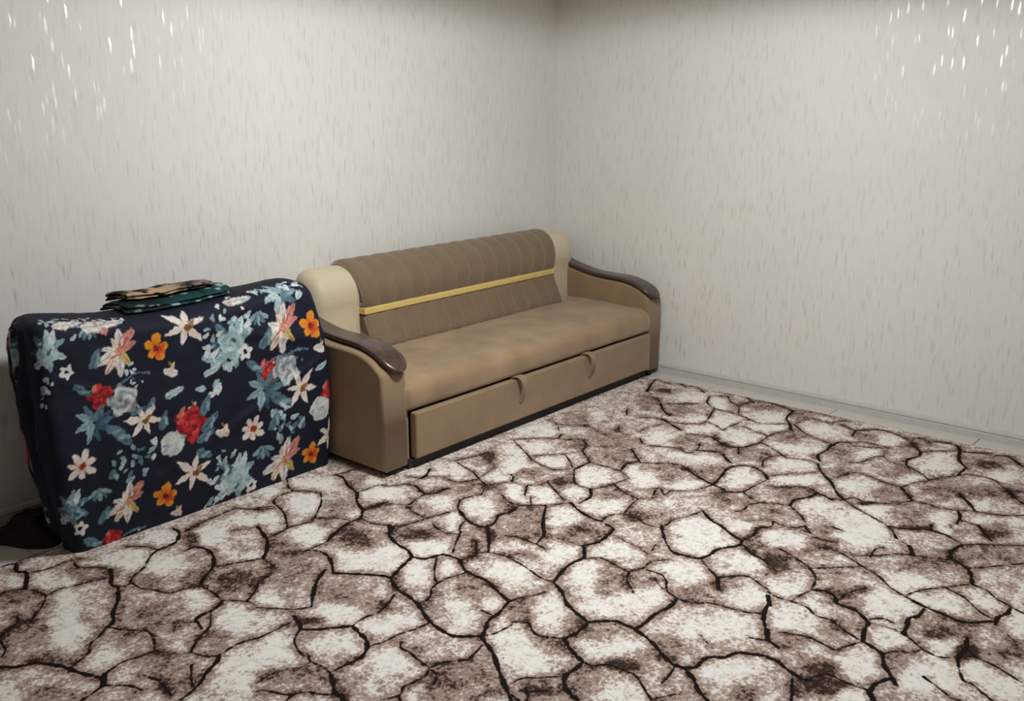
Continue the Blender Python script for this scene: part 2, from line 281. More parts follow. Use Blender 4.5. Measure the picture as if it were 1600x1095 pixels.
# ------------------------------------------------------------------ carpet
CR = """2 1050 3144 1077 3134 1095 3122;1 1047 3135 1096 3130 1156 3148 1220 3156 1270 3155;3 1093 3124 1071 3064 1087 3028 1040 2928;2 1087 3028 1142 3005 1191 3008 1236 2999 1259 2990;2 1226 2994 1216 2935 1256 2893 1279 2844;3 1279 2844 1258 2793 1230 2744 1237 2711;2 974 2952 1011 2947 1039 2921 1055 2887 1063 2831;2 1063 2831 1114 2840 1153 2822 1200 2812 1252 2787;2 1063 2831 1024 2772 989 2741 963 2702;1 971 2720 939 2737 913 2720;2 951 2772 939 2737 908 2719 870 2691;2 863 2673 855 2619 835 2587 827 2584;3 1237 2711 1195 2630 1152 2577 1125 2524 1094 2506;2 1094 2506 1054 2474 1023 2459 1002 2421 967 2401 935 2386;2 1237 2711 1267 2700 1304 2739 1361 2772 1412 2828 1455 2851;2 1455 2851 1433 2914 1397 2957;3 1455 2851 1522 2857 1573 2916 1579 2970;2 1573 2916 1604 2909 1656 2920;3 1511 2775 1546 2772 1565 2731 1554 2670 1509 2598 1447 2553 1410 2516;1 1507 2591 1562 2571 1635 2537;2 1279 2703 1280 2645 1302 2604 1321 2550 1364 2538 1410 2516;2 1410 2516 1414 2463 1405 2382;2 1405 2382 1449 2322 1455 2278;1 1449 2322 1508 2353;3 1405 2382 1364 2357 1306 2353 1281 2333;1 1281 2333 1246 2368 1211 2335;2 1287 2334 1274 2287;2 1349 2359 1297 2281 1243 2250 1186 2203;2 1096 2511 1130 2443 1161 2407 1162 2373 1150 2334 1123 2285;2 1123 2285 1087 2290 1041 2302 999 2292 977 2284;1 1123 2285 1146 2239 1186 2198;2 1186 2198 1207 2142 1234 2129 1296 2136 1347 2122;3 1234 2129 1201 2101 1166 2085 1137 2062;2 1137 2062 1097 2037 1049 2025;2 1155 2144 1117 2085 1099 2040;2 1043 2201 1058 2144 1050 2098 1046 2065;3 977 2284 950 2238;2 950 2238 972 2212 994 2186 1007 2143;2 950 2238 907 2223 880 2219;3 808 2535 837 2502 879 2481 907 2436 922 2401 938 2341 958 2290 964 2266;2 1787 2745 1759 2676 1734 2607 1688 2548 1650 2521 1636 2537;1 1757 2639 1847 2653 1886 2649;1 1687 2531 1728 2483 1778 2451;3 2004 2509 1923 2482 1871 2454;2 1871 2454 1815 2454 1782 2456;2 1782 2456 1808 2428 1810 2386;3 1810 2386 1792 2334 1747 2266;3 1737 2295 1680 2261 1626 2213 1560 2140;2 1560 2140 1521 2164 1482 2217 1447 2266;1 1650 2521 1643 2457 1583 2409 1541 2393 1508 2353;3 1740 2257 1777 2205 1815 2152 1836 2114 1841 2088;3 1841 2088 1910 2116 1986 2142;3 2107 2388 2046 2317 2020 2250 2012 2193 1990 2146;3 1986 2142 2009 2096 2066 2075 2079 2005;2 2210 2266 2195 2202 2210 2144;2 2238 2151 2151 2096 2102 2060;2 2217 2057 2136 1983;2 2083 2000 2136 1983;3 2339 2113 2265 2039 2180 1967;2 2148 1987 2180 1967 2196 1912 2197 1874;3 2079 2005 2039 1948 2029 1899 2028 1835 2002 1770 1978 1699;2 2037 2073 1971 2019 1927 1971 1917 1950;2 1917 1950 1970 1944 2020 1927;2 1917 1950 1874 1936 1853 1915 1815 1898 1788 1903;2 1856 1918 1876 1895;3 1841 2088 1808 2030 1797 1965 1782 1900 1752 1841 1729 1777 1723 1711 1732 1681 1777 1634;3 1978 1699 1903 1677 1857 1675 1818 1652 1780 1631;2 1883 1730 1882 1687;2 1774 2000 1734 1979 1670 1959 1633 1967 1572 1962;3 1570 1959 1527 1995 1494 2021 1460 2061;3 1491 2135 1479 2093 1460 2061;2 1466 2068 1417 2033 1391 1987 1379 1939;2 1345 2118 1398 2115 1466 2115;1 1521 2164 1491 2135;3 1570 1959 1559 1918 1549 1877 1519 1836 1476 1814;2 1476 1814 1440 1819 1392 1823;2 1530 1842 1576 1826 1629 1822 1677 1805 1728 1799;2 1605 1786 1584 1766 1584 1728 1574 1685 1568 1634;2 1568 1634 1612 1623 1658 1586 1690 1585 1746 1600;3 1774 1631 1752 1587 1728 1541 1684 1485 1640 1424 1604 1371;2 1780 1631 1820 1610 1881 1605;2 1568 1634 1533 1617 1493 1620 1464 1626 1430 1608 1386 1627;2 1565 1625 1554 1593 1520 1571;2 1430 1608 1416 1587;2 1395 1945 1376 1907 1382 1865 1377 1824;3 1377 1824 1354 1783 1327 1739 1330 1714 1319 1701;1 1376 1907 1327 1906 1283 1940 1219 1937;2 1198 1907 1217 1891 1239 1838 1258 1821 1286 1798 1304 1761 1327 1739;2 1258 1821 1227 1815;1 1539 1452 1584 1442 1616 1425;2 2327 1985 2335 1946 2334 1880 2327 1831;2 2470 1959 2424 1911 2393 1898 2334 1880;1 2403 1895 2422 1834 2424 1793 2425 1744;3 2430 1748 2491 1723 2560 1730 2610 1743 2622 1780;3 2423 1736 2361 1690;3 2361 1690 2300 1700 2235 1690 2163 1668;2 2193 1870 2182 1805 2157 1716 2163 1668;1 2163 1668 2114 1669;2 2092 1648 2038 1673 2011 1689 1987 1695;2 2356 1687 2396 1649 2392 1600 2379 1546 2379 1521;1 2572 1717 2552 1642 2539 1580 2517 1515;1 2554 1544 2607 1558 2652 1553;2 2751 1627 2698 1587 2648 1547 2584 1473 2605 1429 2613 1384;2 2379 1521 2417 1501 2468 1502 2493 1499 2538 1464;2 2379 1521 2329 1497 2293 1458 2273 1435;2 2426 1482 2429 1428 2402 1394 2350 1359 2332 1311;1 2397 1433 2362 1393 2347 1355;2 2613 1384 2652 1374 2703 1378 2748 1353 2805 1333;3 2892 1461 2849 1399 2822 1342;2 2822 1342 2895 1335 2955 1346 2991 1324;2 2805 1333 2773 1286 2741 1223 2726 1197;2 2603 1378 2554 1314 2533 1280;3 2533 1280 2465 1240;2 2533 1280 2569 1247 2602 1207 2582 1157 2566 1120;2 2332 1311 2336 1261 2368 1224 2380 1180 2391 1116 2420 1067;3 2483 1080 2413 1061 2343 1020 2307 996;3 2332 1311 2270 1302 2213 1312 2155 1310 2101 1312;3 2159 1664 2127 1607 2082 1554 2059 1500 2037 1442;3 2037 1442 2072 1408 2096 1379 2096 1345 2098 1309;3 2033 1440 1993 1433 1953 1433 1923 1442;2 1892 1614 1921 1579 1894 1536 1886 1505 1904 1472 1920 1440;3 1920 1440 1891 1398 1874 1362 1863 1333;2 1863 1333 1865 1301 1894 1273 1901 1230 1904 1191 1885 1158 1854 1118 1839 1094;3 1860 1330 1818 1327 1778 1329 1738 1298 1721 1264 1713 1238;2 1660 1417 1694 1411 1730 1374 1778 1329;3 2094 1307 2069 1238 2038 1187 2015 1142 2015 1107;3 2015 1107 2041 1082 2086 1082 2114 1073 2134 1044 2178 1028 2200 990 2220 954;2 2001 1124 1954 1116 1918 1113;3 2014 1096 1989 1057 1953 1023 1930 981;2 1836 1097 1869 1079 1917 1049;1 2198 1158 2166 1112;2 2273 1036 2283 1006 2292 989;2 1650 1358 1669 1352 1696 1325;2 1670 1378 1648 1351 1627 1339;2 1621 1383 1613 1355;2 2853 1210 2826 1151 2801 1100 2753 1046 2702 1024 2655 1015;2 2650 1013 2594 1025 2542 1034;2 2552 1113 2539 1075 2542 1034 2542 982 2512 938 2518 896 2493 857 2467 795;3 2529 1102 2478 1072;3 2347 1015 2300 992 2279 953;3 2650 1013 2672 980 2656 937 2621 918 2619 862 2592 822 2573 803;2 2640 925 2714 914 2778 886;3 2573 803 2530 799 2468 781;2 2591 810 2626 782 2621 747;1 2581 780 2585 735 2580 701;2 2464 779 2417 803 2369 821;2 2369 821 2377 862 2385 904 2371 947 2356 984;3 2464 779 2453 748 2434 714 2386 693 2352 664 2314 636;2 2438 716 2476 689 2495 655 2532 636;2 2580 701 2560 672 2536 638 2523 590 2554 548;3 2760 703 2704 704 2679 720 2618 709 2578 703;2 2962 1054 2946 1009 2909 946 2878 882 2825 822 2799 769;2 2788 1072 2838 1021 2876 982 2909 946;1 2756 1058 2814 990;2 2809 772 2854 757 2908 725 2943 691;2 2943 691 2989 661 3018 635;3 2799 769 2777 704 2767 645 2761 588 2818 528;2 2938 690 2915 631 2855 569 2838 533;2 3018 635 3009 590 2977 558 2946 505 2931 465;3 2936 503 2899 503 2855 519 2807 514;3 3023 636 3104 665 3136 697 3164 743;3 3164 743 3215 755 3292 740;2 3292 740 3335 699 3379 637 3424 574;2 3152 739 3123 791 3101 844;2 3101 844 3076 892 3028 930 2968 1001;2 2995 951 3065 960 3096 943;3 3166 879 3101 844;2 3281 1002 3255 970 3194 932;1 3194 932 3166 879;2 3279 973 3311 915 3345 864 3338 812 3298 742;2 3501 742 3391 671;2 3132 666 3186 620 3281 543;2 2679 557 2627 543 2590 512 2580 464 2559 419 2538 377;3 2554 548 2615 544 2679 557;2 2550 547 2496 528 2450 503 2449 482 2423 448 2406 421;2 2399 591 2377 551 2350 507 2356 485;3 2213 951 2212 922 2193 885 2179 833 2193 817;2 2200 820 2245 789 2238 742 2243 693 2240 675;3 2247 677 2283 678 2324 662;3 2237 678 2207 654;3 2160 856 2069 817;1 2773 473 2709 421;1 2659 442 2695 412;1 3091 1226 3064 1196;1 3135 1154 3133 1094;3 2283 2920 2289 2873 2247 2785 2222 2704 2168 2641 2132 2564;2 2283 2920 2329 2906 2384 2902;3 2132 2564 2077 2513 2033 2517 1968 2500 1879 2456;2 2222 2704 2270 2702 2330 2697 2353 2651 2411 2621 2423 2578;3 2423 2578 2401 2528 2389 2488;2 2389 2488 2332 2483 2275 2463 2257 2492;3 2389 2488 2425 2464 2490 2461;1 2257 2492 2231 2532;3 2125 2555 2181 2557 2243 2544;2 2077 2513 2075 2451 2094 2406 2106 2368;3 2106 2368 2051 2327;2 2106 2368 2157 2339 2207 2328 2236 2326 2274 2313 2326 2301;2 2261 2462 2239 2387 2236 2326;3 2588 2662 2531 2626 2491 2613;1 2474 2674 2491 2613;1 2525 2613 2575 2544;2 2125 3026 2083 2961 2073 2916;2 2073 2916 1997 2914 1952 2879 1939 2826 1914 2755 1851 2654;2 2073 2916 2100 2866 2129 2813;2 2129 2813 2072 2737 2006 2679 1967 2643;2 1967 2643 1921 2634 1853 2651;1 1967 2643 1999 2606 2028 2571 2037 2528;2 1876 2883 1900 2872 1930 2845;2 1850 2647 1798 2640 1756 2638;1 2221 2279 2198 2213 2187 2166;2 2716 2623 2696 2562 2679 2498 2638 2427 2608 2366 2526 2314;2 2608 2366 2650 2345 2705 2309;1 2648 2435 2718 2452 2778 2465 2802 2500;2 2705 2309 2749 2336 2760 2362;2 2555 2525 2564 2465 2632 2434;2 2719 2641 2784 2630 2860 2607;2 3086 2623 3034 2540 2994 2471 2944 2396;2 3088 2621 3154 2568 3214 2509;1 3414 2666 3387 2602 3325 2543;3 3286 2499 3232 2475;2 3234 2472 3262 2414 3294 2390 3251 2331 3173 2294;2 3211 2500 3232 2475;2 2995 2425 3045 2377 3089 2337 3048 2274 2992 2212;2 2944 2396 2924 2314 2925 2250 2981 2204;1 3089 2337 3164 2294;2 3173 2294 3122 2231 3083 2190;3 3083 2190 3026 2193 2974 2192;2 3083 2190 3089 2119 3090 2034;3 3090 2034 3174 2060 3231 2036;1 3090 2034 3047 1963;2 2974 2192 2871 2112 2849 2062 2854 2019;2 2854 2019 2889 1996 2959 1980 3010 1968 3047 1963;2 2959 1980 2921 1920 2895 1824;3 2854 2019 2796 1977 2756 1971;2 2710 1972 2756 1971;2 2797 2200 2745 2110 2698 2039;2 2717 2236 2637 2182;1 2708 2305 2717 2236 2765 2200 2797 2200;2 2643 2157 2582 2106;1 2773 2347 2850 2359;2 2579 2251 2545 2184 2551 2135 2577 2103 2616 2057 2694 2000;3 2694 2000 2663 1943 2634 1860 2635 1812;3 2616 2057 2520 1995 2448 1938 2397 1894;3 2518 2131 2467 2124 2428 2137 2372 2106 2322 2103;3 2322 2103 2311 2146 2326 2208 2376 2299;2 2384 2306 2441 2342 2494 2333 2524 2316;2 2321 2296 2364 2287;2 2319 2201 2267 2183 2203 2122;2 2635 1812 2695 1821 2746 1786;2 2746 1786 2820 1808 2890 1821;2 2746 1786 2735 1709;1 2518 2131 2551 2135;2 3333 2140 3223 2024;1 3463 2485 3434 2388;2 3563 2367 3494 2317;1 3381 2596 3422 2534;2 3787 2468 3724 2426;3 4336 2641 4239 2612 4113 2555;1 4336 2641 4319 2553 4350 2481;3 4355 2492 4323 2443;2 4343 2454 4361 2398 4293 2309;2 4253 2258 4154 2217 4089 2140 4085 2071 4082 2003 4035 1890 4043 1826 4115 1754;1 4266 2258 4324 2190;2 4324 2190 4233 2122 4203 2066 4099 2012;2 4352 2206 4377 2128 4309 2033;2 4337 2046 4372 1990 4352 1921 4308 1823;3 4312 1818 4183 1798 4110 1746 4031 1707;2 4031 1707 3947 1743 3876 1751;2 3934 1902 3908 1827 3883 1755 3788 1744;2 3966 1944 3866 1955 3825 1952 3864 2011 3885 2068;2 3777 2251 3768 2178 3809 2117 3869 2072 4089 2140;3 3777 2251 3749 2201 3697 2103;2 4025 2543 4057 2474 3998 2401;3 3981 2391 3892 2315 3847 2253;2 3989 2381 4056 2301 4141 2217;2 3728 2351 3766 2306 3784 2256;2 3558 2241 3623 2243 3716 2213;2 3475 2188 3423 2128 3452 2045 3478 1980 3449 1933 3506 1912 3598 1945;3 3517 1899 3552 1835;2 3682 2043 3711 1946 3743 1945;3 3703 1942 3661 1870 3647 1815 3685 1770 3781 1741;2 3788 1744 3751 1669 3682 1569;2 3668 1790 3587 1748;3 3542 1801 3500 1761 3469 1722;2 3217 2020 3283 1942 3322 1864;3 3298 1850 3262 1790 3230 1727 3209 1665;3 3209 1665 3316 1685 3404 1704 3464 1685 3491 1632 3453 1564 3404 1522;2 3404 1522 3313 1533 3221 1539;3 3209 1665 3195 1615 3180 1586 3221 1539;2 3209 1665 3110 1697 3043 1767;2 2932 1781 3030 1820 3027 1796 2992 1763 3043 1767;2 2971 1862 3027 1824;2 3524 1604 3592 1632 3645 1624 3699 1593;1 3675 1666 3645 1624;2 3682 1569 3715 1485 3702 1436;3 3969 1482 3878 1472 3797 1477 3735 1440;3 3702 1436 3611 1377 3537 1306;1 3429 1532 3501 1497 3604 1395;2 3344 1496 3358 1451 3427 1370 3394 1306;1 4101 1730 4243 1713 4255 1658 4249 1596;2 4109 1721 4021 1617 3977 1485;1 4308 1823 4358 1763 4345 1635;1 4225 2071 4328 2042;2 4266 1603 4338 1560;2 4267 1561 4219 1473;3 4222 1469 4136 1456;3 4222 1469 4294 1410 4309 1354 4286 1291;2 4286 1291 4229 1223 4127 1144;1 4286 1291 4274 1243 4316 1193 4260 1138;2 4135 1146 4180 1104 4249 1023;3 4127 1144 4068 1135 4001 1159 3926 1140;3 3954 1476 4021 1469 4045 1429;2 4045 1429 4095 1382 4092 1289 4080 1269;2 4014 1406 4043 1335 4077 1284;1 4047 1273 3969 1251;2 3977 1254 3921 1286 3835 1300 3812 1339;1 3969 1251 3929 1211 3926 1140;2 3926 1140 3876 1064 3818 1013;2 3825 1015 3873 987 3945 942 3995 914;3 4314 1134 4328 1081 4292 1030 4137 987 4069 939;3 4069 939 3955 940;3 4255 1015 4267 978 4313 901;3 4306 875 4318 839 4279 797 4227 753;2 3988 912 4005 861 3992 807 3917 745 3947 691;3 3927 751 3858 705 3813 661;2 3605 1314 3663 1296 3708 1273 3704 1207 3679 1139 3676 1076;2 3676 1076 3764 1048 3818 1013;3 3669 1074 3621 1039 3571 1000;3 3525 1301 3455 1253 3405 1204;2 3386 1245 3402 1208 3446 1183 3439 1138 3461 1085 3506 1033 3565 998;2 3405 1204 3357 1139 3320 1067 3285 1005 3256 969 3198 937;2 3562 992 3574 951 3567 900 3585 837 3617 790 3641 704 3699 636;3 3579 835 3534 814 3460 806;3 3755 880 3682 824 3626 788;2 3279 1003 3289 938 3328 900 3338 857;3 3389 875 3337 859;2 3338 857 3337 799;2 3433 823 3391 794;2 3501 805 3495 749 3456 719 3410 687;3 3140 1145 3135 1112;2 3215 1536 3190 1493 3167 1441;2 3167 1441 3117 1466 3073 1459 3029 1476;2 3167 1441 3202 1383 3216 1341;3 3216 1341 3281 1351 3336 1321 3400 1309;3 3400 1309 3390 1275 3374 1240;2 3208 1332 3160 1273 3112 1233;3 3080 1224 3037 1182;2 3046 1327 3036 1291 3036 1259 3069 1228;1 2983 1409 3019 1374 3045 1343 3044 1328;2 3040 1326 2996 1315 2954 1341 2893 1330 2845 1343;3 2960 1575 2905 1509 2885 1454 2851 1402 2826 1343;2 2960 1575 2896 1585 2828 1616 2763 1613 2734 1616;2 2735 1709 2718 1667 2734 1616;3 2734 1616 2688 1580 2651 1550;3 2826 1343 2785 1327;3 2785 1327 2750 1354 2707 1377 2655 1376 2605 1395 2598 1437 2593 1476;2 2778 1314 2747 1254 2744 1217;1 2898 1131 2950 1110 2969 1075;2 3015 1164 3022 1097;2 1597 2913 1647 2931 1709 2936 1774 2942 1828 2945;2 1828 2945 1861 2890 1887 2858 1926 2829;1 1709 2780 1749 2764 1786 2744;3 1786 2744 1765 2684 1742 2623 1690 2557 1658 2526;2 1653 2518 1609 2544 1557 2565 1514 2597;2 1653 2518 1645 2474;1 1651 2455 1596 2404 1554 2404;2 1554 2404 1506 2354 1450 2317"""
TN = """1 1093 2750 19 -23 56 121;1 1018 2581 34 -40 38 80;1 977 2539 18 -21 19 41;1 1535 2921 37 -44 27 48;1 1373 2847 70 -84 36 67;1 1408 2701 44 -52 36 61;1 1333 2422 19 -22 54 88;1 1215 2015 36 -43 66 100;1 1362 2259 36 -44 41 64;1 1037 2988 20 -24 18 44;1 1130 2943 38 -44 25 56;1 774 2390 25 -28 15 36;1 1016 2354 29 -34 23 45;1 1646 2809 37 -44 37 58;-1 934 2682 60 -72 38 92;-1 1226 2461 72 -84 44 79;-1 1429 2608 40 -48 48 80;-1 1328 2661 32 -40 28 49;-1 913 2477 57 -68 14 32;-1 1487 2457 42 -50 42 64;-1 1107 2224 44 -51 28 50;-1 1278 2222 32 -39 28 45;-1 1569 2841 22 -26 28 45;-1 991 2900 49 -57 25 63;-1 1105 2414 30 -36 17 32;-1 1077 2088 41 -48 23 40;-1 840 2313 54 -64 16 36;-1 1202 2893 68 -80 21 43;-2 976 2646 7 -9 10 22;1 1921 2183 48 -57 64 71;1 2051 2138 42 -50 42 44;1 1592 2029 62 -73 35 44;1 1652 1875 62 -72 37 40;1 1809 1774 40 -48 82 80;1 1918 2048 34 -40 62 64;1 1471 1905 43 -52 37 46;1 1522 1746 44 -50 48 54;1 1340 2033 37 -44 59 84;1 1840 2541 39 -48 47 63;1 2106 1826 40 -48 50 44;1 1806 1561 30 -34 98 84;1 1444 1580 16 -19 19 20;1 1501 2284 23 -26 30 42;1 1844 2292 28 -33 45 55;1 1937 1739 18 -22 44 39;1 2003 1998 24 -28 40 39;-1 1951 2410 44 -52 50 60;-1 2116 2254 44 -52 45 47;-1 1678 2416 63 -73 86 117;-1 1679 2135 40 -45 46 56;-1 1518 2075 34 -41 22 28;-1 1953 1843 42 -50 62 56;-1 1800 1841 26 -30 40 40;-1 1294 1899 62 -72 28 36;-1 1370 1742 27 -32 42 50;-1 1608 1540 56 -66 55 52;-1 1515 1539 33 -38 41 40;-1 2294 2065 44 -52 48 44;-1 1444 1851 29 -34 20 24;-1 1680 1984 35 -40 45 51;-1 1840 2057 20 -24 43 47;-1 2160 2028 28 -34 54 49;-1 1773 1760 19 -22 26 26;-1 1605 1723 17 -21 28 28;-2 1947 2405 24 -30 16 20;-2 1519 2067 21 -25 11 14;1 2269 1617 33 -40 80 58;1 2170 1435 64 -74 56 38;1 2287 1387 39 -46 51 32;1 2475 1637 53 -62 50 34;1 2020 1568 28 -33 76 59;1 1790 1480 44 -52 76 62;1 1983 1302 58 -70 48 32;1 2250 1143 92 -108 64 34;1 2486 1378 50 -60 67 40;1 2489 1149 42 -50 64 32;1 2694 1235 42 -49 64 31;1 2738 1441 72 -86 104 58;1 1822 1167 40 -48 40 26;1 2331 1771 43 -50 57 44;1 2158 1798 34 -40 52 44;1 2090 1006 56 -67 48 26;-1 2285 1532 36 -42 80 56;-1 2508 1812 56 -66 64 48;-1 1865 1453 32 -38 40 30;-1 2100 1189 32 -39 65 38;-1 1956 1630 28 -33 51 42;-1 2396 1290 42 -50 54 30;-1 2358 1445 24 -28 45 28;-1 2017 1376 45 -52 36 26;-1 1808 1271 32 -39 48 35;-1 1696 1336 54 -65 28 22;-1 2514 1229 33 -39 48 25;-1 2855 1303 36 -42 96 47;-1 2387 1975 44 -53 52 41;-1 2237 1864 34 -42 36 30;-1 1998 1467 18 -22 35 26;-1 1981 1230 42 -50 39 26;-2 1922 1239 32 -37 26 17;-2 2013 919 24 -28 38 19;1 2478 984 56 -65 90 40;1 2625 1082 40 -47 60 26;1 3152 1031 74 -87 105 39;1 2717 790 48 -57 100 33;1 2878 800 60 -71 64 20;1 2839 675 57 -68 61 18;1 2523 741 44 -53 60 22;1 2475 576 70 -83 64 19;1 2492 442 68 -81 80 20;1 2348 579 55 -64 60 18;1 2947 578 32 -37 64 17;1 2868 469 24 -28 100 24;1 2199 701 32 -37 34 14;1 2928 1256 55 -64 60 28;1 2579 598 29 -34 44 13;1 2343 743 43 -50 61 24;-1 2747 1172 52 -61 88 41;-1 2695 922 39 -47 70 26;-1 3271 662 88 -104 64 16;-1 3074 786 70 -82 60 18;-1 2691 623 52 -61 66 19;-1 2671 466 58 -69 62 14;-1 2438 667 34 -41 48 16;-1 2501 874 31 -36 52 22;-1 3318 917 44 -53 27 9;-1 3507 673 56 -66 72 17;-1 2174 795 55 -65 42 17;-1 2339 932 36 -42 40 17;-1 2990 1106 53 -65 60 24;-1 2283 602 40 -46 35 12;-2 2260 818 34 -39 37 15;-2 2181 776 32 -39 28 11;-2 2643 626 24 -28 27 8;-2 2601 536 23 -28 43 12;-2 2737 1167 20 -24 53 24;1 2037 2778 39 -45 57 75;1 2178 2905 56 -66 48 61;1 1865 2547 38 -46 48 62;1 2007 2975 28 -32 28 40;1 1948 2220 48 -57 36 39;1 2070 2145 46 -53 46 45;1 2104 2580 20 -24 36 41;1 2286 2627 61 -71 48 55;1 2359 2398 36 -42 40 40;1 1857 2757 34 -40 38 52;1 2330 2726 24 -29 32 37;1 2552 2662 32 -38 37 39;-1 1992 2441 33 -40 52 62;-1 2119 2262 49 -60 40 41;-1 2090 2647 42 -48 58 71;-1 2198 2536 36 -41 31 33;-1 2300 2417 29 -34 39 40;-1 2297 2784 24 -29 41 49;-1 1936 2331 41 -48 31 35;-1 1796 2553 54 -64 36 47;-1 1967 2594 28 -32 26 34;-1 2133 2863 31 -36 16 20;-1 2451 2470 31 -37 25 24;-2 1954 2396 28 -32 16 19;-2 2095 2274 16 -19 16 17;1 3265 2614 65 -77 80 64;1 3005 2325 47 -55 56 44;1 2966 2099 41 -49 85 61;1 2683 2128 34 -40 56 44;1 2640 2234 28 -32 64 55;1 2650 2574 39 -45 59 56;1 2426 2239 40 -48 65 60;1 2568 1939 36 -44 76 58;1 2752 1888 53 -62 55 39;1 2702 2391 28 -33 39 33;1 3090 2474 35 -41 48 37;1 3103 1977 20 -23 67 43;1 2285 2225 16 -20 60 57;1 2844 2407 47 -53 64 53;1 3594 2523 23 -27 92 64;1 2791 2037 34 -39 48 36;1 2997 2537 35 -40 95 79;-1 3523 2551 56 -67 88 64;-1 3373 2284 70 -83 135 94;-1 2873 1922 42 -50 59 41;-1 2838 2152 37 -44 60 45;-1 2828 2302 36 -42 52 41;-1 2855 2568 31 -36 76 68;-1 2555 2409 46 -54 44 43;-1 2529 1843 34 -40 40 30;-1 2511 2173 28 -35 41 36;-1 2492 2062 40 -48 65 55;-1 2747 1743 28 -34 54 35;-1 3216 2373 41 -50 49 36;-1 2611 2324 30 -36 36 32;-1 3203 2135 50 -59 60 41;-2 2855 2568 16 -20 44 39;-2 2835 2155 19 -21 30 23;1 3560 2137 43 -51 100 61;1 4190 2300 52 -61 73 43;1 3886 2121 56 -67 48 28;1 3953 2013 42 -48 82 44;1 3786 1845 49 -58 89 46;1 3792 2016 63 -72 46 25;1 4138 1852 60 -72 86 40;1 3992 1807 62 -73 48 23;1 4172 2165 31 -38 91 48;1 3347 1609 56 -68 84 42;1 3814 1595 76 -90 72 32;1 3636 1515 58 -70 65 30;1 3397 1950 34 -40 38 23;1 3084 1900 24 -29 76 49;1 4130 1617 44 -52 65 28;1 3473 1421 63 -74 48 22;1 3137 1740 47 -54 44 26;1 3434 1818 49 -60 37 20;-1 3954 2453 36 -41 104 67;-1 4190 2497 41 -48 56 35;-1 3967 2256 42 -50 84 50;-1 4310 1940 59 -69 74 35;-1 3943 1659 43 -50 93 42;-1 3634 1692 51 -60 68 34;-1 3228 1891 65 -76 46 28;-1 3343 1756 39 -46 72 40;-1 3162 1828 32 -38 34 20;-1 4260 1764 38 -44 71 30;-1 3595 1853 41 -48 54 30;-1 3346 1400 61 -72 56 26;-1 3572 2024 45 -54 69 40;-1 4255 2066 32 -37 54 28;-1 3678 1849 22 -24 56 30;-1 3137 1610 29 -36 43 23;-2 4190 2497 24 -28 27 18;-2 3703 1918 15 -16 22 11;1 3954 1314 30 -37 58 20;1 4054 1041 59 -70 104 31;1 4130 1513 28 -33 49 19;1 3784 1073 41 -48 52 18;1 3557 1225 52 -62 62 24;1 3252 1099 72 -84 105 40;1 3474 869 34 -41 66 20;1 4201 1305 35 -42 65 23;1 4046 802 48 -56 70 17;1 3594 632 34 -40 91 21;1 3388 1069 30 -34 44 16;1 3390 827 24 -29 41 12;1 3688 800 36 -42 60 15;1 3553 744 34 -41 44 11;-1 4181 892 59 -71 91 23;-1 3575 1093 42 -50 72 25;-1 3433 951 52 -61 112 36;-1 3756 953 56 -65 104 30;-1 3894 1408 36 -44 72 29;-1 4260 1186 28 -34 65 20;-1 3824 1145 39 -46 83 28;-1 3811 833 60 -72 76 20;-1 4165 1397 32 -38 49 18;-1 3682 1334 26 -31 52 20;-1 3471 671 38 -46 41 10;-1 4162 1207 35 -41 62 20;-1 3875 739 45 -53 77 19;-2 4161 873 30 -36 37 9;-2 3425 1128 24 -27 23 8;1 2834 1514 41 -50 72 40;1 2924 1407 36 -42 36 18;1 2931 1234 55 -64 53 24;1 2700 1256 33 -40 48 24;1 3295 1264 35 -42 64 28;-1 3105 1541 44 -52 52 28;-1 2794 1705 35 -41 36 22;-1 3114 1376 44 -51 51 24;-1 2861 1287 21 -26 43 21;-1 2755 1205 31 -38 48 22;-1 3020 1233 32 -39 36 16;-1 3102 1152 22 -26 58 24;-2 2733 1177 11 -12 48 22;1 1521 2928 33 -39 30 54;1 1796 2818 34 -40 24 36;1 1655 2556 32 -38 20 29;1 2041 2780 39 -45 43 56;1 1620 2810 19 -23 32 52;-1 1577 2832 24 -28 31 52;-1 1553 2430 26 -30 39 54;-1 1498 2483 38 -44 46 70;-1 1877 2837 20 -25 12 17"""
CX0, CX1, CY0, CY1, CZ = -.9, 4.37, -1.2, 3.142, .008
st = .0052
gx = np.arange(CX0, CX1+st*.5, st); gy = np.arange(CY0, CY1+st*.5, st)
GX, GY = np.meshgrid(gx, gy, indexing='ij')
D = np.full(GX.shape, .06, np.float32); nx, ny = GX.shape
HWID = {1: .0026, 2: .0042, 3: .0068}
